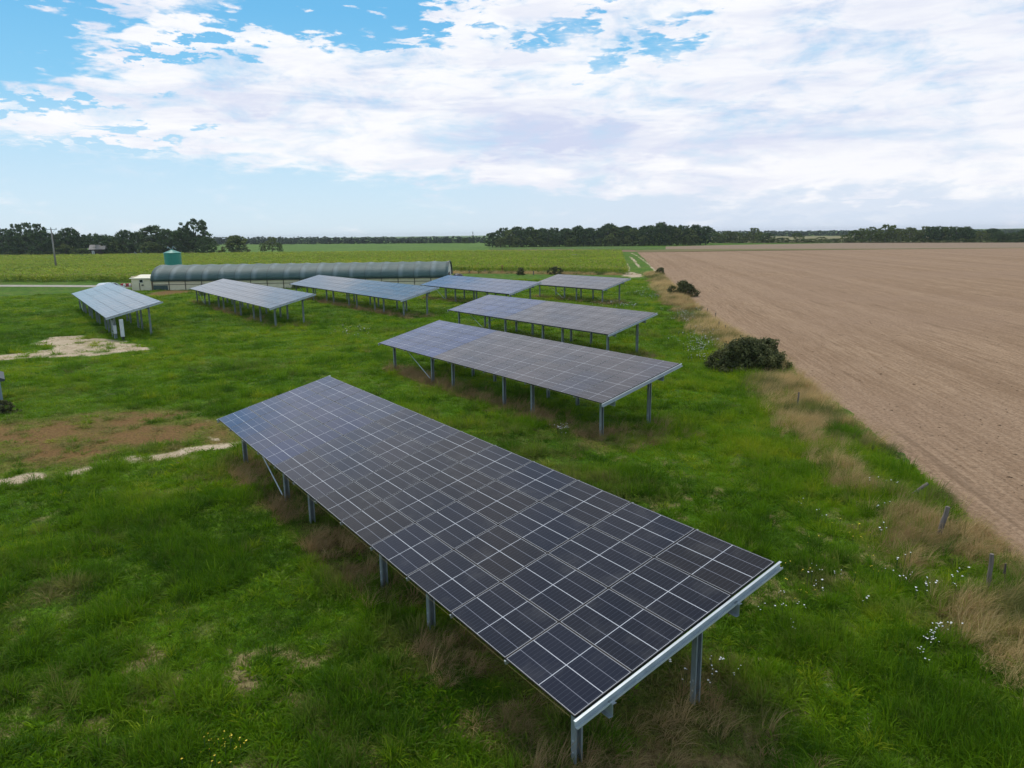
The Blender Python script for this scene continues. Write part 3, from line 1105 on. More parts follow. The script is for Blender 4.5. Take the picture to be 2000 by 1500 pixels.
MB().box(-LX + .15, -LX + 2.5, -LY - .085, -LY - .052, .05, .80).build("vent_shutter", M_greenwall, t)
gp0 = gp(880, 533)
t = thing("black_canopy", "small black canopy sticking out behind the right end of the barn", "canopy", (BX1 + 1.1, BY1 - 1.0, 0))
MB().lathe([(1.0, .0), (1.0, .95), (.9, 1.35), (.55, 1.6), (.1, 1.66)], 16).build("cover", M_black, t, smooth=True)
# annex
ax_, ay_ = -61.6, 120.0
t = thing("annex_shed", "small cream shed with pale flat roof against the barn's left end", "shed", (-60.35, 121.7, 0))
wl = MB()
wl.box(-1.65, 1.55, -1.7, -1.6, -.1, 1.95); wl.box(-1.65, -1.55, -1.6, 1.8, -.1, 2.3); wl.box(1.45, 1.55, -1.6, 1.8, -.1, 2.3); wl.box(-1.55, 1.45, 1.7, 1.8, -.1, 2.3)
wl.build("wall", M_cream, t)
MB().box(-1.85, 1.65, -1.95, 2.1, 0, .09, T=Matrix.Translation((0, 0, 2.12)) @ Matrix.Rotation(.10, 4, "X")).build("roof", M_creamroof, t)
wn_ = MB().box(-.35, .30, -1.76, -1.701, 1.25, 1.8).build("window", M_offwhite, t)
MB().box(-.28, .23, -1.775, -1.761, 1.31, 1.74).build("pane", M_glass, wn_)
MB().box(-.40, -.30, -1.755, -1.701, -.1, 1.25).build("door_post", M_timber, t)
MB().box(.0, .28, -1.82, -1.701, .78, .98).build("meter_box", M_black, t)
t = thing("water_tank", "pale square tank just behind the annex shed roof", "tank", (-59.6, 125.6, 0))
MB().box(-.8, .8, -.7, .7, -.05, 2.85).build("tank_body", M_creamroof, t)
MB().box(-.5, .5, -.35, .35, 2.85, 2.93).build("lid", M_offwhite, t)
# silo
M_silo = plain("green_silo_paint", (0.02, 0.26, 0.19), (0.018, 0.21, 0.155), .38, 0, .8, (1, 1, .25))
sb = gp(336.5, 560)
sy = 133.0
sx_ = (336.5 - 1000) / FPX * sy * 1.0
d = ray(336.5, 495); sx_ = d[0] / d[1] * sy
ztop = CAM_H + d[2] / d[1] * sy
t = thing("feed_silo", "green feed silo with conical lid rising behind the barn", "silo", (sx_, sy, 0))
rs = 1.43
pr = [(.25, 1.0), (rs, 2.3)]
for k in range(6):
    zz = 2.3 + (ztop - 2.3) * k / 5
    pr += [(rs, zz), (rs + .025, zz + .03), (rs, zz + .06)]
pr.append((rs, ztop + .06))
MB().lathe(pr, 32).build("silo_body", M_silo, t, smooth=False)
cap = MB().lathe([(rs + .09, ztop + .06), (rs + .07, ztop + .12), (.25, ztop + .62), (.22, ztop + .72)], 32).build("cone_lid", M_silo, t)
MB().tube([(-.1, -.1, ztop + .70), (-.55, -.1, ztop + 1.15)], .05, 6).tube([(.0, 0, ztop + .70), (.25, 0, ztop + 1.25)], .06, 6).tube([(.25, 0, ztop + 1.25), (.75, 0, ztop + .8)], .05, 6).tube([(-.55, -.1, ztop + 1.15), (-.75, -.1, ztop + .95)], .12, 8).build("lid_lever", M_greybox, cap)
leg = MB().tube([(0, 0, -.2), (0, 0, 2.6)], .07, 8).mesh("leg", M_galv)
for k in range(4):
    q = math.pi / 4 + k * math.pi / 2
    part("leg", leg, t, (rs * .97 * math.cos(q), rs * .97 * math.sin(q), 0))

# ------------------------------------------------------------------ red machine and white van by the track
M_red = plain("red_paint", (0.42, 0.015, 0.02), (0.34, 0.012, 0.018), .4)
M_tyre = plain("tyre_rubber", (0.02, 0.02, 0.02), None, .8)
bp = gp(292, 566)
bp = gp(252, 564)
t = thing("seed_drill", "low red farm machine with white drums parked on the gravel track's end", "farm machine", (bp[0], bp[1], 0), .2)
fb = MB().box(-1.3, 1.3, -.1, .1, .34, .5).box(-1.2, -1.0, -.8, .8, .34, .46).box(1.0, 1.2, -.8, .8, .34, .46)
fb.build("frame", M_red, t)
for xx in (-.85, .0, .85):
    MB().prism([(xx - .36, -.42, .5), (xx + .36, -.42, .5), (xx + .30, -.30, .92), (xx - .30, -.30, .92)], (0, .7, 0)).build("hopper", M_red, t)
for xx, yy in ((-.45, -.62), (.42, -.64), (1.18, -.55), (.9, .7)):
    MB().lathe([(.16, .46), (.2, .52), (.2, .80), (.12, .88), (.05, .9)], 14, c=(xx, yy)).build("drum", M_offwhite, t, smooth=False)
for xx in (-1.1, 1.1):
    wz = MB()
    wz.lathe([(.16, -.1), (.30, -.1), (.34, -.06), (.34, .06), (.30, .1), (.16, .1)], 18)
    wz.build("wheel", M_tyre, t, (xx, -.95, .34), (math.pi / 2, 0, 0))
M_vanwhite = plain("white_car_paint", (0.78, 0.79, 0.80), None, .25)
d = ray(215, 556); vy = 117.0
vx = d[0] / d[1] * vy
t = thing("white_car", "white car mostly hidden behind the top of the leftmost solar table", "car", (vx, vy, 0), 1.15)
prof = [(-2.05, .3), (-2.1, .75), (-1.95, 1.05), (-1.55, 1.42), (-1.1, 1.52), (.3, 1.52), (.65, 1.42), (1.2, 1.02), (1.95, .85), (2.08, .6), (2.05, .3)]
bm = bmesh.new()
L_ = [bm.verts.new((a, -.88, b)) for a, b in prof]
f0 = bm.faces.new(L_)
r_ = bmesh.ops.extrude_face_region(bm, geom=[f0])
bmesh.ops.translate(bm, vec=(0, 1.76, 0), verts=[v for v in r_["geom"] if isinstance(v, bmesh.types.BMVert)])
bmesh.ops.recalc_face_normals(bm, faces=bm.faces)
bmesh.ops.bevel(bm, geom=[e for e in bm.edges], offset=.10, segments=3, affect="EDGES", clamp_overlap=True)
me = bpy.data.meshes.new("body"); bm.to_mesh(me); bm.free(); me.materials.append(M_vanwhite)
part("body", me, t)
MB().prism([(-1.35, -.889, 1.08), (.75, -.889, 1.08), (.35, -.889, 1.42), (-1.1, -.889, 1.42)], (0, .012, 0)).build("side_window", M_glass, t)
for xx in (-1.25, 1.3):
    for yy in (-.85, .66):
        MB().lathe([(.15, 0), (.29, .0), (.31, .04), (.31, .18), (.29, .2), (.15, .2)], 18).build("wheel", M_tyre, t, (xx, yy + .2, .31), (math.pi / 2, 0, 0))

# ------------------------------------------------------------------ left edge shed corner
M_slate = plain("dark_slate_roof", (0.035, 0.045, 0.05), (0.05, 0.06, 0.065), .6, 0, 5)
M_shedwall = plain("grey_blue_boards", (0.26, 0.31, 0.36), (0.21, 0.26, 0.30), .6, 0, 3, (1, 1, .3))
b_ = gp(7.5, 794)
eave_z = top_z(b_, (5, 741))
t = thing("garden_shed", "corner of a grey shed with dark roof cut by the photo's left edge", "shed", (b_[0] - 1.1 * math.cos(.62), b_[1] - 1.1 * math.sin(.62), 0), .62)
wl = MB().box(-1.1, 1.1, -.06, .06, -.1, eave_z).box(1.0, 1.1, .061, 2.2, -.1, eave_z).box(-1.1, -1.0, .061, 2.2, -.1, eave_z).box(-.999, .999, 2.1, 2.2, -.1, eave_z)
wl.build("wall", M_shedwall, t)
rf = MB().prism([(-1.35, -.22, eave_z - .07), (1.30, -.22, eave_z - .07), (1.32, -.22, eave_z + .03), (0, -.22, eave_z + .62), (-1.37, -.22, eave_z + .03)], (0, 2.6, 0))
rf.build("roof", M_slate, t)
MB().box(1.06, 1.115, -.075, -.06, -.05, eave_z - .08).build("corner_board", M_shedwall, t)
MB().box(.1, .95, -.072, -.061, .05, .6).build("door", M_cream, t)

# ------------------------------------------------------------------ utility pole
M_conc = plain("grey_concrete_pole", (0.30, 0.27, 0.23), (0.22, 0.20, 0.17), .8, 0, 1.5, (1, 1, .15))
b_ = gp(110.3, 526.5)
h_ = top_z(b_, (100.3, 446))
t = thing("utility_pole", "grey concrete utility pole with crossarm standing in the sunflowers", "utility pole", (b_[0], b_[1], 0), .12)
MB().tube([(0, 0, -.3), (0, 0, h_)], [.30, .17], 10).build("pole", M_conc, t, smooth=True)
MB().box(-1.55, 1.55, -.09, .09, h_ - .38, h_ - .22).tube([(-.35, 0, h_ - 1.2), (-1.1, 0, h_ - .4)], .03, 5).tube([(.35, 0, h_ - 1.2), (1.1, 0, h_ - .4)], .03, 5).build("crossarm", M_greybox, t)
ins = MB().lathe([(.05, 0), (.13, .05), (.06, .12), (.13, .17), (.06, .24), (.12, .29), (.04, .36)], 10).mesh("insulator", M_greybox)
for xx in (-1.4, 0.0, 1.4):
    part("insulator", ins, t, (xx, 0, h_ - .22 if xx else h_))

# ------------------------------------------------------------------ fence posts
M_post = plain("weathered_oak", (0.20, 0.165, 0.13), (0.12, 0.10, 0.085), .85, 0, 7, (1, 1, .15), .4)
M_post_or = plain("orange_oak", (0.33, 0.17, 0.06), (0.24, 0.12, 0.05), .85, 0, 7, (1, 1, .15))


def fence_post(base, top, rad, label, mt=None, group="weathered posts along the field edge"):
    random.seed(int(base[0] * 7 + base[1]))
    b = gp(*base)
    d = ray(*top)
    k = b[1] / d[1]
    tp = np.array([d[0] * k, b[1], CAM_H + d[2] * k])
    v = Vector(tp) - Vector(b)
    n = 6
    pts, rd = [], []
    for i in range(n):
        f = -.12 + 1.12 * i / (n - 1)
        pts.append(v * f + Vector((random.gauss(0, rad * .12), random.gauss(0, rad * .12), 0)))
        rd.append(rad * (1.05 - .2 * f + random.gauss(0, .06)))
    o = MB().tube(pts, rd, 7).build("fence_post", mt or M_post, None, (b[0], b[1], 0))
    return tag(o, label, "fence post", group)


fence_post((1927, 1164), (1938, 1082), .055, "nearest upright grey fence post in the dry grass at the right edge")
fence_post((1829, 1057), (1853, 990), .075, "thick leaning split fence post, second from the right edge of the photo")
fence_post((1764, 980), (1812, 944), .06, "pale fence post fallen far over to the right in dry grass")
fence_post((1557, 802), (1560, 766), .04, "thin grey upright fence post alone below the large dark bush")
fence_post((1381, 614), (1382, 602), .05, "slim fence post in yellow grass farthest from the large dark bush", group="thin posts beyond the large bush")
fence_post((1397, 620), (1398, 611), .05, "slim post second beyond the large bush in yellow grass", group="thin posts beyond the large bush")
fence_post((1404, 644), (1404.5, 628), .05, "dark fence post in yellow grass, second nearest beyond the large bush", group="thin posts beyond the large bush")
fence_post((1416, 650), (1417, 635), .05, "dark fence post in yellow grass right beside the large bush", group="thin posts beyond the large bush")
fence_post((980, 532), (980.5, 518), .22, "orange-brown thick fence post taller than its neighbours by the sunflowers", M_post_or, "posts along the sunflower field")
fence_post((916, 534), (916.3, 527), .11, "small fence post nearest the barn at the sunflower edge", group="posts along the sunflower field")
fence_post((947, 533), (947.2, 526), .11, "small fence post just left of the orange-brown one by the sunflowers", group="posts along the sunflower field")
fence_post((1042, 537), (1042.2, 529), .12, "short fence post between two shrubs at the sunflower edge", group="posts along the sunflower field")
st_b = gp(1957, 1165)
o = MB().tube([(0, 0, 0), (.02, 0, .35), (.0, .02, .62)], [.008, .007, .005], 5).tube([(.0, .02, .56), (.0, .02, .80)], [.03, .02], 7).build("dead_stalk", M_timber, None, (st_b[0], st_b[1], 0))
tag(o, "thin dark dead seed stalk right of the nearest fence post", "plant")

# ------------------------------------------------------------------ trees and bushes
def foliage_mat(name, a, b, c):
    m, nt, p = new_mat(name)
    oi = nt.nodes.new("ShaderNodeObjectInfo")
    v = coords(nt)
    f = noise(nt, v, 5.0, 4, .6)
    g = attr(nt, "leaf")
    col = mixc(nt, (f * .5 + g * .5).smooth(.3, .7), a, b)
    col = mixc(nt, X(nt, oi.outputs["Random"]) * .6, col, c)
    setin(nt, p, "Base Color", col)
    setin(nt, p, "Roughness", .6)
    setin(nt, p, "Specular IOR Level", .08)
    tr = nt.nodes.new("ShaderNodeBsdfTranslucent")
    nt.links.new(col, tr.inputs[0])
    mx = nt.nodes.new("ShaderNodeMixShader"); mx.inputs[0].default_value = .25
    nt.links.new(p.outputs[0], mx.inputs[1]); nt.links.new(tr.outputs[0], mx.inputs[2])
    nt.links.new(mx.outputs[0], nt.nodes["Material Output"].inputs[0])
    return m


M_leaf = foliage_mat("dark_oak_leaves", (0.034, 0.066, 0.026), (0.105, 0.160, 0.054), (0.09, 0.135, 0.048))
M_leaf2 = foliage_mat("mid_green_leaves", (0.055, 0.090, 0.026), (0.150, 0.205, 0.052), (0.18, 0.20, 0.06))
M_leaf3 = foliage_mat("far_haze_tinted_leaves", (0.045, 0.078, 0.050), (0.090, 0.135, 0.085), (0.10, 0.135, 0.085))  # the bluish cast of distance haze is put into this leaf colour
M_bush = foliage_mat("dark_bramble_leaves", (0.050, 0.062, 0.022), (0.165, 0.170, 0.062), (0.12, 0.115, 0.045))
M_bark = plain("grey_bark", (0.10, 0.085, 0.07), (0.06, 0.05, 0.04), .9, 0, 6, (1, 1, .2))
M_palebark = plain("pale_birch_bark", (0.36, 0.34, 0.30), (0.20, 0.18, 0.16), .9, 0, 6, (1, 1, .4))


def crown_mesh(name, seed, nclump, nleaf, leaf, mat, prof, flat=1.0, spread=.16, z0=.12, asp=None):
    """unit-size crown (about 1 wide, 1 high): leaf-sized quads in clumps through an uneven volume. prof(z) gives the half width at height z."""
    r = np.random.default_rng(seed)
    lobes = r.uniform(0, 2 * np.pi, 3)
    C = []
    while len(C) < nclump:
        z = r.uniform(z0, 1.0)
        hw = prof(z)
        a = r.uniform(0, 2 * np.pi)
        q = hw * (1 + .28 * np.sin(a * 2 + lobes[0] + z * 5) + .18 * np.sin(a * 3 + lobes[1] - z * 7))
        rad = q * np.sqrt(r.uniform(.05, 1)) if r.random() < .35 else q * r.uniform(.72, 1.0)
        C.append((rad * np.cos(a), rad * np.sin(a), z))
    C = np.array(C)
    if asp is not None:
        C = C * np.array(asp)
        spread, leaf = spread * asp[2] * 1.5, leaf * asp[2] * 1.5
    n = nclump * nleaf
    ci = np.repeat(np.arange(nclump), nleaf)
    cs = r.uniform(.45, 1.35, nclump) * spread * .5
    off = r.normal(0, 1, (n, 3)); off /= np.linalg.norm(off, axis=1)[:, None]
    off *= (r.random(n) ** .4)[:, None] * cs[ci][:, None]
    off[:, 2] *= .75 * flat
    P = C[ci] + off
    P[:, 2] = np.maximum(P[:, 2], z0 * .6 * (asp[2] if asp is not None else 1))
    nm = off / (np.linalg.norm(off, axis=1)[:, None] + 1e-6) + r.normal(0, .55, (n, 3)) + np.array([0, 0, .35])
    nm /= np.linalg.norm(nm, axis=1)[:, None]
    t1 = np.cross(nm, r.normal(0, 1, (n, 3))); t1 /= np.linalg.norm(t1, axis=1)[:, None]
    t2 = np.cross(nm, t1)
    s = leaf * r.uniform(.6, 1.4, n)[:, None]
    V = np.stack([P - t1 * s - t2 * s * .55, P + t1 * s * .2 - t2 * s * .8, P + t1 * s + t2 * s * .5, P - t1 * s * .3 + t2 * s * .8], 1).reshape(-1, 3)
    F = np.arange(n * 4).reshape(n, 4)
    me = mesh_np(name, V, F, [mat])
    lv = np.clip(r.uniform(0, 1, nclump)[ci] * .7 + r.uniform(0, .3, n), 0, 1)
    q = me.attributes.new("leaf", "FLOAT", "FACE"); q.data.foreach_set("value", lv.astype(np.float32))
    return me


def p_oak(z): return .5 * max(0.05, math.sin(math.pi * min(1, max(0, (z + .06) / 1.10)) ** .85)) ** .6
def p_tall(z): return .5 * max(.04, (1 - ((z - .45) / .62) ** 2)) ** .55 if abs(z - .45) < .62 else .03
def p_poplar(z): return .5 * max(.05, math.sin(math.pi * (.08 + .9 * z))) ** .8
def p_cone(z): return .5 * (1.02 - z)
def p_top(z): return .5 * (max(.02, 1 - ((z - .72) / .30) ** 2) ** .5 if abs(z - .72) < .3 else .08)
def p_bush(z): return .5 * max(.05, 1 - z ** 2) ** .5


CR = {"oak": [crown_mesh("crown", 10 + k, 150, 42, .020, M_leaf, p_oak) for k in range(4)],
      "tall": [crown_mesh("crown", 20 + k, 130, 42, .020, M_leaf, p_tall) for k in range(3)],
      "light": [crown_mesh("crown", 30 + k, 120, 42, .019, M_leaf2, p_tall) for k in range(3)],
      "lightoak": [crown_mesh("crown", 40 + k, 120, 42, .020, M_leaf2, p_oak) for k in range(2)],
      "pine": [crown_mesh("crown", 50 + k, 170, 42, .020, M_leaf, p_top, .7) for k in range(2)],
      "cone": [crown_mesh("crown", 60, 60, 20, .03, M_leaf3, p_cone)],
      "bushy": [crown_mesh("crown", 70 + k, 110, 42, .023, M_leaf2, p_bush, z0=.04) for k in range(2)]}


def trunk_mesh(seed, mat, limbs=5, bare=.25):
    r = random.Random(seed)
    b = MB()
    pts = [(0, 0, -.02), (r.gauss(0, .01), r.gauss(0, .01), .2), (r.gauss(0, .03), r.gauss(0, .03), .5), (r.gauss(0, .04), r.gauss(0, .04), .85)]
    b.tube(pts, [.032, .024, .017, .005], 7)
    for _ in range(limbs):
        z = r.uniform(bare, .65)
        a = r.uniform(0, 6.28)
        l = r.uniform(.18, .36)
        b.tube([(0, 0, z), (math.cos(a) * l * .5, math.sin(a) * l * .5, z + l * .35), (math.cos(a) * l, math.sin(a) * l, z + l * .8)], [.012, .008, .003], 5)
    return b.mesh("trunk", mat, True)


TRUNK = [trunk_mesh(k, M_bark) for k in range(4)]
TRUNK_P = [trunk_mesh(9 + k, M_palebark, 6) for k in range(2)]
tr_ = random.Random(5)


def tree(bx, by, ztop, width, kind, label, group=None, pale=False, name="tree", base_z=0.0):
    t = thing(name, label, "tree" if "bush" not in name and "shrub" not in name else "bush", (bx, by, base_z), 0, group)
    h = ztop - base_z
    q = tr_.uniform(0, 6.28)
    part("trunk", tr_.choice(TRUNK_P if pale else TRUNK), t, (0, 0, 0), (0, 0, q), (h * .95, h * .95, h))
    part("crown", tr_.choice(CR[kind]), t, (0, 0, 0), (0, 0, q + 1), (width, width, h))
    return t


def tree_px(px, base_y, top_y, wpx, kind, label, group=None, pale=False, name="tree", back=0.0):
    b = gp(px, base_y)
    if back:
        f = 1 + back / np.hypot(b[0], b[1])
        b = b * np.array([f, f, 0])
    z = top_z(b, (px, top_y))
    return tree(b[0], b[1], max(z, 1.0), wpx / FPX * b[1], kind, label, group, pale, name)


GL = "dark trees of the belt on the left"
gen = "dark broadleaf tree in the crowded belt beyond the sunflowers on the left"
# belt on the left: front line
for px, ty, wp_, kd, bk in [(-60, 446, 60, "oak", 20), (-25, 443, 50, "oak", 10), (8, 446, 42, "tall", 15), (26, 452, 44, "oak", 0), (55, 455, 50, "oak", 5), (84, 452, 48, "oak", 0),
                            (98, 456, 40, "tall", 25), (120, 455, 46, "oak", 10), (164, 459, 36, "oak", 30), (184, 456, 44, "oak", 30), (206, 458, 44, "oak", 20),
                            (226, 461, 40, "oak", 6), (272, 454, 40, "oak", 12), (330, 449, 48, "oak", 10), (352, 452, 44, "oak", 0), (405, 462, 40, "oak", 0),
                            (70, 462, 60, "oak", 40), (150, 462, 70, "oak", 45), (236, 464, 60, "oak", 40), (300, 458, 60, "oak", 35), (385, 460, 60, "oak", 25), (15, 465, 60, "oak", 45)]:
    tree_px(px, 501.5 if px < 215 else 498.5, ty, wp_, kd, gen, GL, back=bk)
tree_px(38, 501, 438.5, 30, "pine", "tall flat-topped tree left of the utility pole with sky under its crown", back=12)
tree_px(62, 501, 436, 30, "pine", "tallest pine-like tree right behind the utility pole's left side", back=16)
tree_px(80, 501, 438, 30, "pine", "tall pine-like tree touching the utility pole's crossarm", back=12)
tree_px(141, 500.5, 447, 46, "oak", "round-topped tree standing highest between utility pole and brown house", back=6)
tree_px(248, 499.5, 451, 40, "oak", "domed dark tree just right of the brown house", back=10)
tree_px(305, 498, 442.5, 76, "oak", "broad dark oak left of the tallest tree above the green silo", back=6)
tree_px(384, 497, 429, 62, "tall", "tallest dark tree of the left belt, above the barn's green silo", back=0)
tree_px(361, 497.5, 444, 46, "oak", "dark tree filling in left of the tallest tree's trunk", back=4)
tree_px(462, 496.5, 460.5, 56, "bushy", "round dark tree standing free right of the left belt", name="tree").children[1].data = CR["oak"][1]
tree_px(532, 492.5, 463.5, 32, "lightoak", "small round field tree with bare trunk beyond the barn")
tree_px(547, 493, 475, 12, "light", "tiny slim tree right beside the small round field tree")
tree_px(513, 492.5, 475, 12, "light", "tiny bushy tree left of the small round field tree")
for px, by_, ty, wp_, lb in [(32, 501.8, 489, 44, "brownish low shrub at the far left under the dark trees"), (62, 501.5, 493, 40, "low shrub left of the utility pole's foot line"),
                             (97, 501.5, 491, 44, "low dark shrub directly behind the utility pole"), (130, 501, 477, 40, "tall olive shrub right of the utility pole under the trees"),
                             (160, 501.2, 486, 40, "wide green shrub left of the brown house"), (228, 499.5, 471, 44, "light green bushy shrub hiding the right side of the brown house"),
                             (218, 500, 490, 22, "bright low shrub in front of the brown house yard"), (298, 498.8, 472, 42, "round green shrub above the white tents")]:
    tree_px(px, by_, ty, wp_, "bushy", lb, "shrubs under the left tree belt", name="shrub")

# wood in the middle
GM = "trees of the dark wood in the middle"
genm = "dark tree in the dense wood behind the green strip"
tops = [(962, 455), (985, 445), (1010, 444), (1035, 444.5), (1060, 447), (1082, 445), (1105, 447), (1130, 442), (1150, 446), (1165, 446), (1190, 438), (1208, 444), (1225, 441),
        (1248, 444), (1266, 440), (1290, 435.5), (1312, 442), (1335, 440), (1358, 440), (1378, 443)]
for i, (px, ty) in enumerate(tops):
    kd = ["oak", "tall", "oak", "oak"][i % 4]
    lb, gr = genm, GM
    if px == 962: lb, gr = "low rounded tree at the left end of the middle wood", None
    if px == 1290: lb, gr = "tallest tree of the middle wood, right of its centre", None
    if px == 1378: lb, gr = "ragged tree at the right end of the middle wood", None
    by_ = 483.2 - (px - 962) * .0115
    tree_px(px, by_, ty, 38 if i else 34, kd, lb, gr, back=tr_.uniform(0, 8))
    if 0 < i < len(tops) - 1:
        tree_px(px + 10, by_, ty + tr_.uniform(3, 9), 34, tr_.choice(["oak", "lightoak", "tall"]), genm, GM, back=tr_.uniform(-2, 2))
        tree_px(px - 6, by_ - .6, ty + tr_.uniform(2, 6), 40, "oak", genm, GM, back=18)
        tree_px(px + tr_.uniform(-9, 9), by_ + .1, ty + 20, 26, "bushy", "low leafy bush at the foot of the middle wood", "bushes at the foot of the middle wood", name="bush", back=-5)

# trees on the right beyond the bare fields
GR_ = "trees beyond the bare fields on the right"
genr = "green tree in the line beyond the bare fields"
rt = [(1395, 452), (1408, 456), (1420, 451), (1436, 453), (1450, 455), (1472, 446), (1488, 456), (1500, 455), (1528, 464), (1556, 455.5), (1585, 466), (1604, 463), (1626, 466), (1650, 459), (1668, 450), (1682, 447),
      (1700, 443.5), (1712, 447), (1728, 439.5), (1742, 441), (1758, 447), (1775, 444.5), (1788, 452), (1806, 443), (1818, 442.5), (1834, 441.5), (1850, 443), (1866, 442.5), (1884, 443.5), (1900, 450),
      (1918, 451), (1936, 447), (1950, 452), (1968, 456), (1985, 453), (2004, 447), (2030, 448), (2060, 445)]
for i, (px, ty) in enumerate(rt):
    by_ = 474.6 - (px - 1400) * .002
    lt = 1660 < px < 1800
    kd = tr_.choice(["light", "light", "lightoak"]) if lt or px < 1500 else tr_.choice(["oak", "lightoak", "oak"])
    lb, gr = genr, GR_
    if px == 1472: lb, gr = "lone tall feathery tree right of the middle wood", None
    if px == 1728: lb, gr = "tallest rounded tree in the right tree line", None
    if px == 1556: lb, gr = "short dark rounded tree standing apart before the blue far forest", None
    wd = 26 if ty < 460 else 22
    tree_px(px, by_, ty, wd * (1.15 if kd != "light" else .9), kd, lb, gr, pale=lt, back=tr_.uniform(0, 14))
    if px > 1650 or px < 1480:
        tree_px(px + 8, by_, ty + tr_.uniform(4, 10), 24, kd, genr, GR_, pale=lt, back=tr_.uniform(4, 24))
for k in range(34):
    px = 1395 + k * 19.5 + tr_.uniform(-5, 5)
    tree_px(px, 474.8 - (px - 1400) * .002, 468 + tr_.uniform(-2.5, 2), 24, "bushy", "low bush in the hedge line along the far bare field", "hedge bushes along the far bare field", name="bush")

# far woods that read as one mass
def woodland(name, label, line, n, hpx, mat_crowns, jitter, wpx=26):
    Vs, Fs, at, o = [], [], [], 0
    for k in range(n):
        px = line[0][0] + (line[-1][0] - line[0][0]) * (k + tr_.uniform(-.4, .4)) / n
        by_ = np.interp(px, [q[0] for q in line], [q[1] for q in line])
        ty = np.interp(px, [q[0] for q in line], [q[2] for q in line]) + tr_.uniform(-1, 1) * hpx
        b = gp(px, by_) * (1 + tr_.uniform(0, jitter))
        z = top_z(b, (px, ty))
        me = tr_.choice(mat_crowns)
        nv = len(me.vertices)
        co = np.empty(nv * 3, np.float32); me.vertices.foreach_get("co", co); co = co.reshape(-1, 3)
        a = tr_.uniform(0, 6.28)
        wd = wpx / FPX * b[1] * tr_.uniform(.8, 1.3)
        q = np.stack([(co[:, 0] * math.cos(a) - co[:, 1] * math.sin(a)) * wd + b[0], (co[:, 0] * math.sin(a) + co[:, 1] * math.cos(a)) * wd + b[1], co[:, 2] * z - .3], -1)
        Vs.append(q); Fs.append(np.arange(nv).reshape(-1, 4) + o); o += nv
        at.append(np.clip(np.random.default_rng(k).uniform(0, 1, nv // 4) * .5 + tr_.uniform(0, .5), 0, 1))
    me = mesh_np(name, np.concatenate(Vs), np.concatenate(Fs), [mat_crowns[0].materials[0]])
    q = me.attributes.new("leaf", "FLOAT", "FACE"); q.data.foreach_set("value", np.concatenate(at).astype(np.float32))
    obj = bpy.data.objects.new(name, me)
    return tag(link(obj), label, "woodland", kind="stuff")


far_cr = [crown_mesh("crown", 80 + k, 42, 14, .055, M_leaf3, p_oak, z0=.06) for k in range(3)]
woodland("far_woodland", "far grey-green woodland along the horizon behind the flat green field",
         [(400, 478, 464), (480, 477.5, 463), (560, 477.2, 463), (680, 476.6, 462.5), (760, 476, 463), (860, 475.4, 462.5), (960, 475, 462.5)], 95, 1.6, far_cr, .05, 20)
woodland("distant_forest", "distant blue-green forest on the horizon behind the right tree line",
         [(1380, 462.5, 451.0), (1500, 462, 450.5), (1600, 461, 450.0), (1700, 460, 449.0), (1850, 459, 448), (2060, 457, 446.5)], 130, .5, far_cr, .1, 16)
M_far = flat_mat("pale_far_stubble", (0.25, 0.21, 0.11), (0.16, 0.17, 0.06), .02, (.2, 1, 1))
sheet("far_stubble_field", px_rows([(1385, 474.2), (1700, 473.4), (2100, 470)], [(1385, 462.6), (1700, 460.2), (2100, 456.8)], z=.02), M_far, "far pale stubble field glimpsed between the right trees")
woodland("distant_tree_band", "thin distant bluish tree band showing behind the left belt",
         [(-60, 479, 461), (120, 478, 461), (300, 477.5, 462), (440, 477, 463.5)], 50, 1.0, far_cr, .1, 18)
tree_px(924, 474.5, 453, 5, "cone", "tiny spire-shaped conifer above the far woodland")
tree_px(908, 475.8, 464, 16, "lightoak", "small dark tree before the far woodland, left of the middle wood")

# ------------------------------------------------------------------ bushes near the fence and barn
def leafy_bush(name, loc, wx, wy, h, seed, nclump, nleaf, leaf, label, mat=None, prof=p_bush, twigs=8, cat="bush"):
    t = thing(name, label, cat, loc)
    r0_ = random.Random(seed).uniform(-.4, .4)
    me = crown_mesh("foliage", seed, nclump, nleaf, leaf, mat or M_bush, prof, 1.25, .22, .03, (wx, wy, h))
    part("foliage", me, t, (0, 0, -.03), (0, 0, r0_))
    r = random.Random(seed)
    b = MB()
    for _ in range(twigs):
        a = r.uniform(0, 6.28); q = r.uniform(.1, .5)
        b.tube([(0, 0, 0), (math.cos(a) * q * wx * .5, math.sin(a) * q * wy * .5, h * .55), (math.cos(a) * q * wx, math.sin(a) * q * wy, h * r.uniform(.9, 1.05))], [.03, .015, .005], 5)
    b.build("branches", M_bark, t)
    return t


b_ = gp(1462, 727)
leafy_bush("dark_bush", (b_[0], b_[1] + .6, 0), 3.9, 3.2, 1.85, 3, 360, 60, .021, "large dark spreading bush on the fence line by the bare field")
b_ = gp(1500, 722)
leafy_bush("dark_bush", (b_[0], b_[1] + .4, 0), 1.9, 1.8, 1.75, 5, 110, 40, .026, "smaller twiggy bush merging with the large dark bush's right side")
b_ = gp(1336, 580)
leafy_bush("dark_bush", (b_[0], b_[1] + .5, 0), 3.2, 2.4, 1.95, 4, 160, 30, .026, "dark bush on the field edge well beyond the large one")
b_ = gp(1289, 536)
leafy_bush("dark_bush", (b_[0], b_[1], 0), 2.2, 2.0, 1.3, 6, 70, 24, .035, "little dark bush at the field edge near the sandy gateway")
b_ = gp(1083, 536)
leafy_bush("dark_bush", (b_[0], b_[1], 0), 3.4, 2.4, 1.5, 7, 90, 24, .035, "dark bush at the sunflower edge behind the short grey table")
b_ = gp(1017, 537)
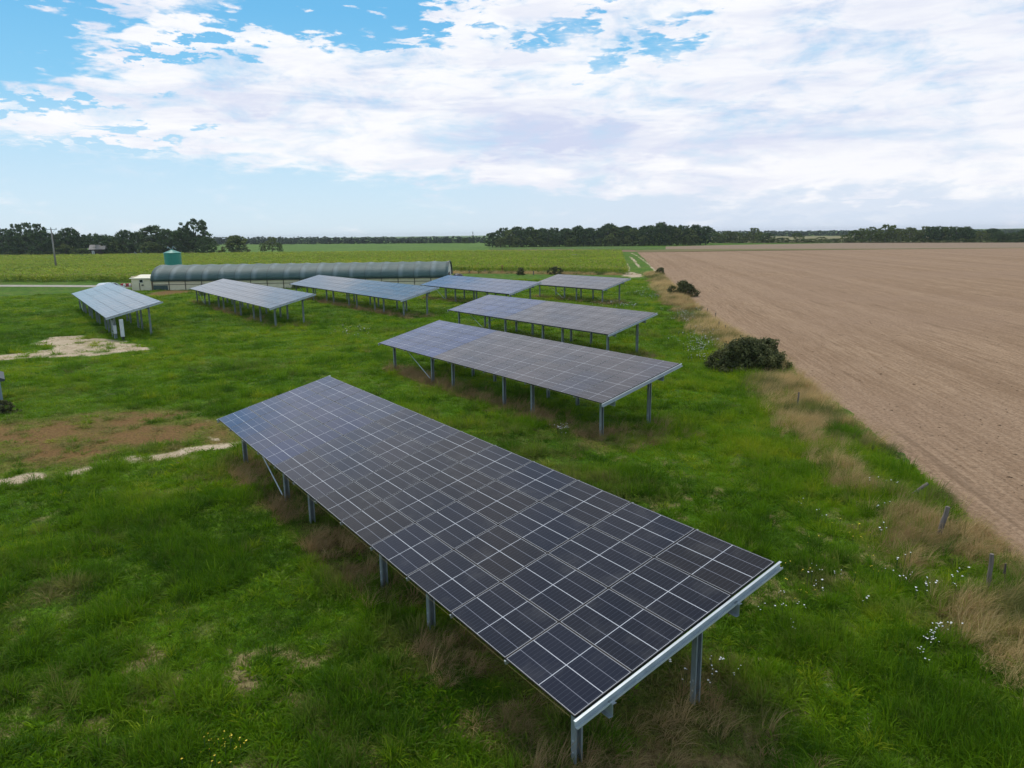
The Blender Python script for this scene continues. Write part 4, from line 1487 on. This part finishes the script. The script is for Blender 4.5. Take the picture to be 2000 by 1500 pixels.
leafy_bush("dark_bush", (b_[0], b_[1], 0), 1.6, 1.4, 1.5, 8, 60, 24, .035, "small upright bush at the sunflower edge between two posts")
b_ = gp(8, 806)
leafy_bush("small_shrub", (b_[0] - .05, b_[1], 0), 1.5, .9, .62, 9, 90, 40, .03, "low bushy plant at the foot of the grey shed")
for k, (px, py, wx, h, lb) in enumerate([(285, 566.5, 5.5, .75, "weedy green thicket in front of the annex shed"), (322, 566, 5.0, .7, "weeds below the green shutter of the barn"),
                                         (585, 563.5, 2.6, 1.1, "dark weeds against the barn wall behind the middle table"), (535, 562, 1.8, .9, "small weed clump on the barn wall"),
                                         (395, 577, 1.0, .9, "dark weed clump beneath the far end of the second table from left"), (362, 565, 3, .6, "grassy weeds along the barn wall right of the shutter")]):
    b_ = gp(px, py)
    leafy_bush("weed_clump", (b_[0], b_[1], 0), wx, 1.6, h, 20 + k, 90, 26, .035, lb, M_leaf2, cat="weeds")

# ------------------------------------------------------------------ farmyard on the left
M_tile = plain("grey_brown_tiles", (0.34, 0.30, 0.26), (0.27, 0.235, 0.20), .8, 0, 2)
M_brownwall = plain("dark_brown_wall", (0.035, 0.025, 0.02), None, .8)
b_ = gp(194, 500.3)
zr = top_z(b_, (190, 478)); ze = top_z(b_, (190, 485.5))
wd = 23 / FPX * b_[1] / 2
t = thing("farmhouse", "dark brown house with grey tiled roof among the left trees", "house", (b_[0], b_[1], 0), .25)
MB().box(-wd, wd, -2.5, 2.5, -.1, ze).build("wall", M_brownwall, t)
MB().prism([(-wd - .7, -3.4, ze - .4), (-wd - .7, 0, zr), (-wd - .7, 3.4, ze - .4)], (2 * wd + 1.4, 0, 0)).build("roof", M_tile, t)
wi = MB().box(-wd + .5, -wd + 1.7, -2.58, -2.501, ze * .25, ze * .75).build("window", M_offwhite, t)
MB().box(-wd + 1.0, -wd + 1.2, -2.60, -2.581, ze * .27, ze * .73).build("pane", M_glass, wi)
for px, lb in ((264, "left one of two small white A-frame shelters in the farmyard"), (276.5, "right one of two small white A-frame shelters in the farmyard")):
    b_ = gp(px, 498.6)
    t = thing("white_shelter", lb, "shelter", (b_[0], b_[1], 0), .4, "white shelters in the farmyard")
    z1 = top_z(b_, (px, 491.5 if px < 270 else 488.5))
    MB().prism([(-1.1, -1, 0), (1.1, -1, 0), (0, -1, z1)], (0, .06, 0)).build("front_panel", M_greybox, t)
    MB().prism([(-1.2, -1.1, 0), (-1.05, -1.1, 0), (0, -1.1, z1), (0, -1.1, z1 + .12)], (0, 3, 0)).prism([(1.2, -1.1, 0), (0, -1.1, z1 + .121), (0, -1.1, z1 + .001), (1.05, -1.1, 0)], (0, 3, 0)).build("roof", M_white, t)
M_strawheap = plain("straw_heap", (0.42, 0.32, 0.17), (0.30, 0.22, 0.12), .95, 0, 1.2, (1, 1, 1), .6)
b_ = gp(371, 497.5)
zt = top_z(b_, (371, 491.5))
r = np.random.default_rng(2)
V, F = [], []
for i in range(13):
    for k in range(28):
        q = 2 * math.pi * k / 28
        rr = 1 - i / 12
        jj = 1 + .12 * math.sin(q * 3) + r.normal(0, .04)
        V.append((rr * 4.0 * jj * math.cos(q), rr * 2.2 * jj * math.sin(q), zt * (1 - rr ** 2.2) * (.8 + .25 * math.sin(q * 2 + 1) + r.normal(0, .04)) - .05))
for i in range(12):
    for k in range(28):
        F.append([i * 28 + k, i * 28 + (k + 1) % 28, (i + 1) * 28 + (k + 1) % 28, (i + 1) * 28 + k])
o = bpy.data.objects.new("straw_heap", mesh_np("straw_heap", V, F, [M_strawheap], smooth=True))
o.location = (b_[0], b_[1], 0)
tag(link(o), "pale straw heap under the tallest tree behind the barn", "straw heap")
for k, (px, w2, ty, lb, mt) in enumerate([(247, 5.5, 495, "grey timber stack on the farmyard edge", M_timber), (255, 2.6, 493.5, "brown crate pile beside the white shelters", M_post)]):
    b_ = gp(px, 499)
    z1 = top_z(b_, (px, ty))
    t = thing("timber_stack" if k == 0 else "crate_pile", lb, "stack", (b_[0], b_[1], 0), .1)
    n = 4
    for i in range(n):
        MB().box(-w2 / 2 + .1 * (i % 2), w2 / 2 - .15 * ((i + 1) % 2), -.6, .6, z1 * i / n + .01, z1 * (i + 1) / n).build("board_layer", mt, t)
fence_post((237, 499), (237.3, 490), .25, "thick brown stump-like post at the farmyard edge", M_post_or, None)
b_ = gp(1122, 505)
zh = top_z(b_, (1122, 497.5))
t = thing("field_hide", "small pale grey box hide standing in the sunflowers", "hide", (b_[0], b_[1], 0))
MB().box(-.7, .7, -.5, .5, 1.3, zh).build("cabin", M_white, t)
MB().box(-.95, .85, -.62, .62, zh, zh + .1).build("roof", M_greybox, t)
lg = MB().box(-.05, .05, -.05, .05, -.2, 1.3).mesh("leg", M_timber)
for xx in (-.6, .6):
    for yy in (-.42, .42):
        part("leg", lg, t, (xx, yy, 0))

# ------------------------------------------------------------------ sunflower field
def crop_mesh(seed, head):
    r = random.Random(seed)
    V, F, M = [], [], []
    for k in range(13):
        z = r.uniform(.35, 1.35); a = k * 2.4 + r.uniform(-.4, .4); q = r.uniform(.12, .3); s = r.uniform(.13, .21)
        c = Vector((math.cos(a) * q, math.sin(a) * q, z)); o_ = Vector((math.cos(a), math.sin(a), r.uniform(-.45, .1))).normalized(); sd = Vector((-math.sin(a), math.cos(a), 0))
        i = len(V)
        V += [c - o_ * s, c + sd * s * .8 + Vector((0, 0, .03)), c + o_ * s * 1.15, c - sd * s * .8 + Vector((0, 0, .03))]
        F.append([i, i + 1, i + 2, i + 3]); M.append(0)
    i = len(V)
    V += [Vector((-.015, 0, 0)), Vector((.015, 0, 0)), Vector((.012, 0, 1.45)), Vector((-.012, 0, 1.45))]
    F.append([i, i + 1, i + 2, i + 3]); M.append(0)
    if head:
        n_ = Vector((r.uniform(-.5, .5), -1, -.25 + r.uniform(-.3, .5))).normalized()
        u = n_.cross(Vector((0, 0, 1))).normalized(); v = n_.cross(u)
        c = Vector((0, 0, 1.42)) + n_ * .08
        i = len(V); rr = r.uniform(.09, .13)
        V += [c + (u * math.cos(q * 1.0472) + v * math.sin(q * 1.0472)) * rr for q in range(6)]
        F.append([i + q for q in range(6)]); M.append(1)
    return mesh_np("sunflower", [tuple(v) for v in V], F, [M_crop, M_head], M)


near_e = [(-230, 168), (-103, 149.5), (-74, 144.5), (-60, 147), (-40, 152), (-12, 164), (5, 157.5), (23.5, 146.5)]
far_e = [(47, 313), (-8, 335), (-115, 368), (-190, 372), (-280, 388), (-340, 390)]
poly = near_e + far_e
N = 120000
P = fan_points(N, 138, 470, 1.25, 40)
dd, ins = seg_dist(P, poly)
P = P[ins]; dd = dd[ins]
P = P + rng.normal(0, .05, P.shape)
dn_, _ = seg_dist(P, near_e, False)
rgt, _ = seg_dist(P, [(23.5, 146.5), (47, 313)], False)
n = len(P)
tint = np.clip(.18 + .75 * fbm(P[:, 0], P[:, 1], 14, 201, 4) * .7 + rng.normal(0, .18, n) + .05, 0, 1)
dry = np.clip(rng.normal(-.1, .25, n), 0, .8)
headed = ((dn_ < 5) & (rng.random(n) < .75)) | (rng.random(n) < .12)
idx = np.where(headed, 3 + rng.integers(0, 3, n), rng.integers(0, 3, n))
sc = rng.uniform(.8, 1.15, n) * (1 + np.clip((np.hypot(P[:, 0], P[:, 1]) - 150) / 500, 0, .5))
zs = rng.uniform(.82, 1.1, n)
scatter("sunflower_crop", [crop_mesh(300 + k, k >= 3) for k in range(6)], np.concatenate([P, np.zeros((n, 1))], 1), rng.uniform(-.7, .7, n), np.stack([sc, sc, zs], 1),
        tint, dry, idx, ("yellow-green sunflower crop with small yellow heads", "sunflower crop"))

# ------------------------------------------------------------------ meadow grass
lawn = [tuft("tuft", 24, .15, .05, .13, .014, .65, .5, [M_grass], 400 + k) for k in range(4)]
coarse = [tuft("tuft", 54, .11, .16, .36, .014, .95, 1.1, [M_grass], 420 + k) for k in range(4)]
tall = [tuft("tuft", 36, .13, .25, .5, .012, .5, .85, [M_grass], 440 + k) for k in range(2)]
broad = [tuft("tuft", 14, .14, .10, .22, .04, .8, .5, [M_grass], 450 + k) for k in range(2)]


def clear_of_field(P, e=0.0):
    return (P[:, 0] < field_x(P[:, 1]) + e)


P = fan_points(200000, 8.6, 135, 1.62, 42)
P = P[clear_of_field(P, -.1)]
sand, brown, straw, thatch = masks(P)
keep = rng.random(len(P)) > np.clip(sand * 1.35, 0, .985)
keep &= rng.random(len(P)) > np.clip(brown * .95, 0, .94)
keep &= rng.random(len(P)) > thatch * .8
keep &= rng.random(len(P)) > straw * .55
P, sand, brown, straw, thatch = P[keep], sand[keep], brown[keep], straw[keep], thatch[keep]
x, y = P[:, 0], P[:, 1]
r = np.hypot(x, y)
n = len(P)
clump = fbm(x, y, 1.5, 131, 4)
big = fbm(x, y, 9, 141, 3)
tint = np.clip(.47 + .6 * (big - .5) + .75 * (fbm(x, y, 2.4, 151, 3) - .5) + rng.normal(0, .19, n), 0, 1)
tint = np.where(clump > .58, tint * (.86 + .14 * sstep(r, 16, 40)), tint) + .14 * sstep(r, 16, 40)
tint = np.clip(tint, 0, 1)
dry = np.clip(brown * .65 + straw * .6 + thatch * .35 + rng.normal(-.12, .16, n) + .5 * sstep(fbm(x, y, 4, 161), .58, .72) * (1 - .6 * sstep(r, 18, 35)), 0, 1)
is_coarse = rng.random(n) < sstep(clump, .52, .66) * (.7 - .45 * sstep(r, 18, 45)) + .02
edgez = sstep(field_x(y) - x, 9, 2) * (y < 60)
is_tall = rng.random(n) < .004 + edgez * .10 + straw * .12
is_broad = rng.random(n) < sstep(fbm(x, y, 3, 171), .6, .7) * .30 + .02
idx = np.where(is_tall, 8 + rng.integers(0, 2, n), np.where(is_coarse, 4 + rng.integers(0, 4, n), np.where(is_broad, 10 + rng.integers(0, 2, n), rng.integers(0, 4, n))))
sc = rng.uniform(.75, 1.3, n) * (1 + np.clip((r - 15) / 55, 0, 1.6))
zs = np.minimum(sc, 1.35) * rng.uniform(.75, 1.2, n) * np.where(brown > .4, .6, 1) * (0.8 + .5 * sstep(clump, .4, .65))
scatter("grass", lawn + coarse + tall + broad, np.concatenate([P, ground_z(P)[:, None] - .005], 1), rng.uniform(0, 6.28, n), np.stack([sc, sc, zs], 1), tint, dry, idx,
        ("thick green meadow grass with coarse clumps around the solar tables", "grass"))

# dry grass: under the low edges of the tables and along the field edge
sw = [tuft("tuft", 40, .16, .22, .50, .007, .55, .85, [M_straw], 500 + k, (.35, -.25)) for k in range(4)] + [tuft("tuft", 26, .10, .45, .85, .007, .3, .7, [M_straw], 510 + k, (.2, -.1)) for k in range(3)]
PP = []
for t_, dens in (("first", 26), ("second", 22), ("third", 12), ("middle", 9), ("blue", 7), ("small", 8), ("pale", 4)):
    L = TABLES[t_][4] * COLP
    k = int(L * dens)
    a = rng.uniform(-.6, L + .2, k); s = np.abs(rng.normal(.55, .55, k)) - .1
    ok = fbm(a, s * 0 + len(t_), 1.6, 181) > .40
    PP.append(table_xy(t_, a[ok], s[ok]))
    k = int(2.8 * dens)
    PP.append(table_xy(t_, rng.uniform(-1.7, 1.2, k), rng.uniform(0, 3.8, k)))
under = np.concatenate(PP)
yy = np.concatenate([np.exp(rng.uniform(np.log(6), np.log(150), 30000))])
ee = rng.uniform(-.15, 5.2, len(yy))
E_ = np.stack([field_x(yy) - ee, yy], -1)
_, _, es, _ = masks(E_)
E_ = E_[rng.random(len(E_)) < es * (.44 + .22 * sstep(E_[:, 1], 20, 34))]
fl = rng.random(900)
FP = np.array([(-14, 162.), (0, 158), (22, 147)])
fpts = np.stack([np.interp(fl, [0, .4, 1], FP[:, 0]), np.interp(fl, [0, .4, 1], FP[:, 1])], -1) + rng.normal(0, 1.0, (900, 2))
P = np.concatenate([under, E_, fpts])
n = len(P)
isu = np.arange(n) < len(under)
r = np.hypot(P[:, 0], P[:, 1])
tint = np.where(isu, .42 + .4 * (fbm(P[:, 0], P[:, 1], 1.5, 191) - .3), .30 + 1.0 * fbm(P[:, 0], P[:, 1], 3.0, 195)) + rng.normal(0, .12, n)
dry = np.clip(rng.normal(-.05, .2, n) + np.where(isu, .0, .9 * sstep(fbm(P[:, 0], P[:, 1], 2.2, 197), .52, .66)), 0, 1)
idx = np.where(rng.random(n) < np.where(isu, .15, .4), 4 + rng.integers(0, 3, n), rng.integers(0, 4, n))
sc = rng.uniform(.7, 1.2, n) * (1 + np.clip((r - 25) / 90, 0, 1))
scatter("dry_grass", sw, np.concatenate([P, ground_z(P)[:, None]], 1), rng.normal(0, .6, n), np.stack([sc, sc, np.minimum(sc, 1.15)], 1), np.clip(tint, 0, 1), dry, idx,
        ("straw-coloured dry grass under the table edges and along the field", "dry grass"))

# wild flowers
def flower_mesh(seed, mat, k=4, h=.34, rad=.017):
    rr = random.Random(seed)
    V, F, M = [], [], []
    for _ in range(k):
        bx, by_ = rr.gauss(0, .12), rr.gauss(0, .12)
        hh = h * rr.uniform(.7, 1.15)
        i = len(V)
        V += [(bx - .004, by_, 0), (bx + .004, by_, 0), (bx + .004, by_, hh), (bx - .004, by_, hh)]
        F.append([i, i + 1, i + 2, i + 3]); M.append(0)
        i = len(V); q0 = rr.uniform(.7, 1.3) * rad
        V += [(bx + q0 * math.cos(q * .7854), by_ + q0 * math.sin(q * .7854), hh + rr.uniform(-.008, .012)) for q in range(8)]
        F.append([i + q for q in range(8)]); M.append(1)
    return mesh_np("flower", V, F, [M_stem, mat], M)


PP, WH = [], []
for px, py, sx, sy_, k in [(1790, 1160, 40, 12, 5), (1740, 1145, 70, 22, 4), (1825, 1258, 24, 6, 6), (1795, 1300, 25, 4, 2), (1720, 1220, 60, 40, 4), (1600, 1110, 60, 50, 3), (1405, 1335, 20, 26, 4),
                           (1340, 1330, 25, 10, 2), (1096, 845, 9, 8, 7), (1370, 678, 14, 14, 46), (1355, 668, 12, 12, 22), (1342, 620, 18, 6, 34), (1330, 625, 12, 5, 12),
                           (1262, 574, 14, 4, 26), (1290, 583, 14, 4, 16), (1196, 596, 18, 4, 24), (1236, 600, 14, 3, 16), (690, 655, 24, 8, 12), (1640, 1010, 60, 30, 6), (1500, 1200, 50, 60, 6)]:
    for _ in range(k):
        b = gp(rng.normal(px, sx), rng.normal(py, sy_))
        PP.append(b[:2]); WH.append(0)
for px, py, sx, sy_, k in [(440, 1475, 20, 8, 9), (700, 640, 12, 3, 14), (1640, 1085, 60, 30, 8), (1560, 1165, 30, 20, 5), (830, 585, 16, 6, 40)]:
    for _ in range(k):
        b = gp(rng.normal(px, sx), rng.normal(py, sy_))
        PP.append(b[:2]); WH.append(1)
P = np.array(PP); WH = np.array(WH)
ok = clear_of_field(P, -.2)
P, WH = P[ok], WH[ok]
n = len(P)
r = np.hypot(P[:, 0], P[:, 1])
sc = rng.uniform(.7, 1.3, n) * (1 + np.clip((r - 14) / 45, 0, 1.1))
scatter("wildflowers", [flower_mesh(600 + k, M_petal) for k in range(3)] + [flower_mesh(610, M_yellow, 4, .22, .012)], np.concatenate([P, ground_z(P)[:, None]], 1), rng.uniform(0, 6.28, n),
        np.stack([sc, sc, np.minimum(sc, 1.2)], 1), np.full(n, .5), np.zeros(n), np.where(WH == 1, 3, rng.integers(0, 3, n)), ("scattered white and yellow wildflowers in the grass", "wildflowers"))

# soil clods and stray weeds on the bare field
cl = []
for k in range(4):
    bm = bmesh.new()
    bmesh.ops.create_icosphere(bm, subdivisions=1, radius=.05)
    rr = random.Random(k)
    for v in bm.verts:
        v.co *= rr.uniform(.6, 1.25); v.co.z *= .45
    me = bpy.data.meshes.new("clod"); bm.to_mesh(me); bm.free()
    me.materials.append(M_soil)
    cl.append(me)
P = fan_points(9000, 14, 130, 2.3, 42)
P = P[P[:, 0] > field_x(P[:, 1]) + .15]
n = len(P)
sc = np.exp(rng.normal(-.55, .45, n))
scatter("soil_clods", cl, np.concatenate([P, np.full((n, 1), .03)], 1), rng.uniform(0, 6.28, n), np.stack([sc, sc, sc], 1), np.full(n, .5), np.zeros(n), rng.integers(0, 4, n),
        ("loose soil clods strewn over the bare field", "soil clods"))

# ------------------------------------------------------------------ thin summer haze that softens the far tree lines
hm = bpy.data.materials.new("summer_haze")
hm.use_nodes = True
ht = hm.node_tree
ht.nodes.clear()
ho = ht.nodes.new("ShaderNodeOutputMaterial")
hv = ht.nodes.new("ShaderNodeVolumePrincipled")
hv.inputs["Color"].default_value = (0.86, 0.92, 1.0, 1)
hv.inputs["Density"].default_value = 0.00009
hv.inputs["Anisotropy"].default_value = 0.2
ht.links.new(hv.outputs[0], ho.inputs["Volume"])
hz = MB().box(-6500, 6500, -6500, 6500, -1.6, 24).build("haze", hm)
tag(hz, "thin pale summer haze over the fields", "haze", kind="stuff")
